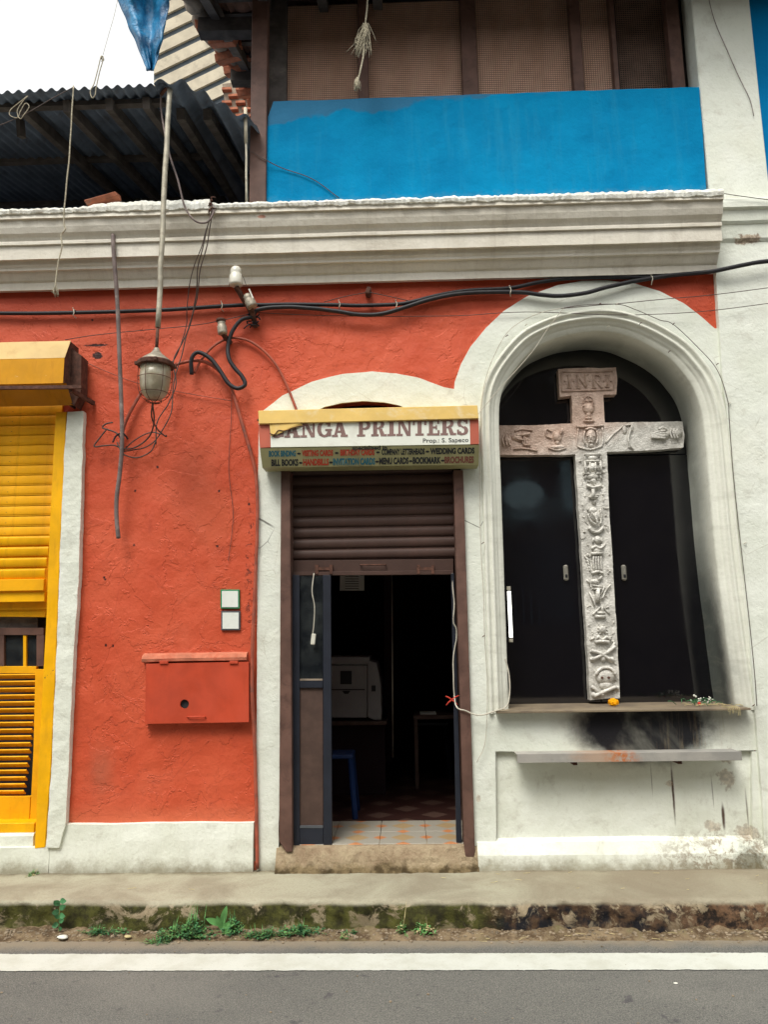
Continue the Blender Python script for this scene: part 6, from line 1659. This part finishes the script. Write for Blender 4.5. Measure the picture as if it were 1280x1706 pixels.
def bigleaf(px, py, spec, lab, mat='leafy', sh=.10):
    p = G(px, py, ROADZ+.02); p.y = min(p.y, -.60-.0178*p.x); T = empty('broadleaf_weed', p, lab, 'plant', 'weeds along the kerb')
    tube('stem', [p-Vector((0, 0, .02)), p+Vector((.003, 0, sh*.5)), p+Vector((0, 0, sh))], .002, M['stem'], T, 5)
    for (h, a, tilt, L_, wd) in spec:
        bm = bmesh.new(); b0 = p+Vector((0, 0, h)); d = Vector((math.cos(R(a))*math.cos(R(tilt)), -.35*math.cos(R(tilt)), math.sin(R(tilt)))).normalized()
        n = d.cross(Vector((0, 1, 0))).normalized(); n = Vector((0, -1, .3)).normalized(); s = d.cross(n).normalized()
        rows = []
        for i in range(9):
            t = i/8; wdt = wd*math.sin(math.pi*min(1, t**.85))**.9+.0004; c = b0+d*L_*t-Vector((0, 0, 1))*L_*.18*t*t
            rows.append([bm.verts.new(c-s*wdt/2+n*.15*wdt), bm.verts.new(c), bm.verts.new(c+s*wdt/2+n*.15*wdt)])
        for q, r_ in zip(rows[:-1], rows[1:]):
            for k in range(2): bm.faces.new((q[k], q[k+1], r_[k+1], r_[k]))
        fin(bm, 'leaf', M[mat], T, smooth=True, recalc=False)
bigleaf(373, 1545, ((.02, 35, 75, .15, .035), (.03, 170, 40, .11, .034), (.02, 10, 30, .10, .03), (.01, 120, 65, .10, .03), (.0, 60, 15, .09, .028)), 'broad-leafed weed with one tall upright leaf, middle of the green row', sh=.05)
bigleaf(102, 1548, tuple((.015+.017*i+random.uniform(-.006, .006), (180*(i % 2))+random.uniform(-50, 50), random.uniform(0, 60), random.uniform(.035, .06), random.uniform(.022, .034)) for i in range(9)), 'young seedling with round leaves, leftmost plant at the kerb', sh=.13, mat='leaf')
# litter: stones, a dark rag, scraps
for px, py, s, mt, lab in ((1253, 1547, .035, 'ink', 'dark lump of rubbish below the kerb near the right edge'), (1155, 1542, .018, 'ink', 'small dark stone below the kerb right of centre'), (907, 1541, .012, 'petal', 'white pebble below the dark part of the kerb'), (104, 1561, .020, 'petal', 'pale flat scrap on the dirt below the seedling'), (1126, 1638, .007, 'petal', 'white speck of litter on the asphalt beyond the line'), (212, 1560, .014, 'dry', 'yellowish chip on the dirt left of the weeds')):
    p = G(px, py, ROADZ if py > 1600 else ROADZ+.02); bm = bmesh.new(); r_ = bmesh.ops.create_icosphere(bm, subdivisions=2, radius=s)
    for v in r_['verts']: v.co = Vector((v.co.x*1.5, v.co.y, v.co.z*.45))*(1+.35*noise.noise(v.co*60)) + p
    tag(fin(bm, 'litter', M[mt], smooth=True), lab, 'litter')
bm = bmesh.new()
for i in range(60):
    x = random.uniform(.3, 2.7) if random.random() < .7 else random.uniform(-2.6, 2.6); y = random.choice((random.uniform(-.5, -.02), random.uniform(-.70, -.62))); z = .004 if y > -.56 else groundz(y, x)+.006
    a = random.uniform(-.7, .7); l = random.uniform(.01, .05); p = Vector((x, y, z)); q = p+Vector((math.cos(a)*l, math.sin(a)*l, random.uniform(0, .003)))
    add_tube(bm, [p, q], .0012, 4, 1)
tag(fin(bm, 'straw_litter', M['dry']), 'loose straws and dry stalks scattered on the pavement', 'straw', kind='stuff')

# ================================================================== unseen house across the street, added and raised to darken the niche glass
OH = empty('opposite_house', (0, -9.5, 0), 'plain grey house front across the street, unseen, added to darken the niche glass', 'building')
bm = bmesh.new(); add_box(bm, (-14, -9.9, ROADZ-.1), (14, -9.5, 6.9)); fin(bm, 'wall', M['opp'], OH)
bm = bmesh.new(); add_beam(bm, (-14, -9.2, 6.9), (14, -9.2, 6.9), .9, .12); fin(bm, 'eave', M['darkwood'], OH)
def mirror_hit(px, py, yp):
    h = W(px, py, YB); d = ray(px, py); d = Vector((d.x, -d.y, d.z)); return h+d*((yp-h.y)/d.y)
c = mirror_hit(873, 825, -9.45); e1 = mirror_hit(907, 825, -9.45); e2 = mirror_hit(873, 800, -9.45)
bm = bmesh.new(); rx = (e1-c).length; rz = (e2-c).length
r_ = bmesh.ops.create_cone(bm, cap_ends=True, segments=40, radius1=1, radius2=1, depth=1)
for v in r_['verts']: v.co = Vector((v.co.x*rx, v.co.z*.04, v.co.y*rz))+Vector((c.x, -9.47, c.z))
fin(bm, 'round_panel', M['roundel'], OH)  # oval added for its reflection in the niche glass
def opp_panel(name, px0, py0, px1, py1, mat):  # added panels, present only for their reflections in the niche glass
    a = mirror_hit(px0, py0, -9.45); b = mirror_hit(px1, py1, -9.45)
    bm = bmesh.new(); add_box(bm, (min(a.x, b.x), -9.499, min(a.z, b.z)), (max(a.x, b.x), -9.45, max(a.z, b.z))); fin(bm, name, mat, OH)
M['oppblue'] = simple('pale_blue_reflected', rgb(176, 210, 222), .6, .2, var=.2, sc=2)
opp_panel('reflected_band', 838, 857, 915, 864, M['oppblue'])
opp_panel('shutter', 935, 770, 958, 856, M['oppblue'])  # pale panel added to show as a stripe in the glass
for i in range(9): opp_panel('reflected_strip', 842+i*13, 900, 848+i*13, 1040, M['oppdark'])
print('objects', len(bpy.data.objects), 'roundel z', c.z)
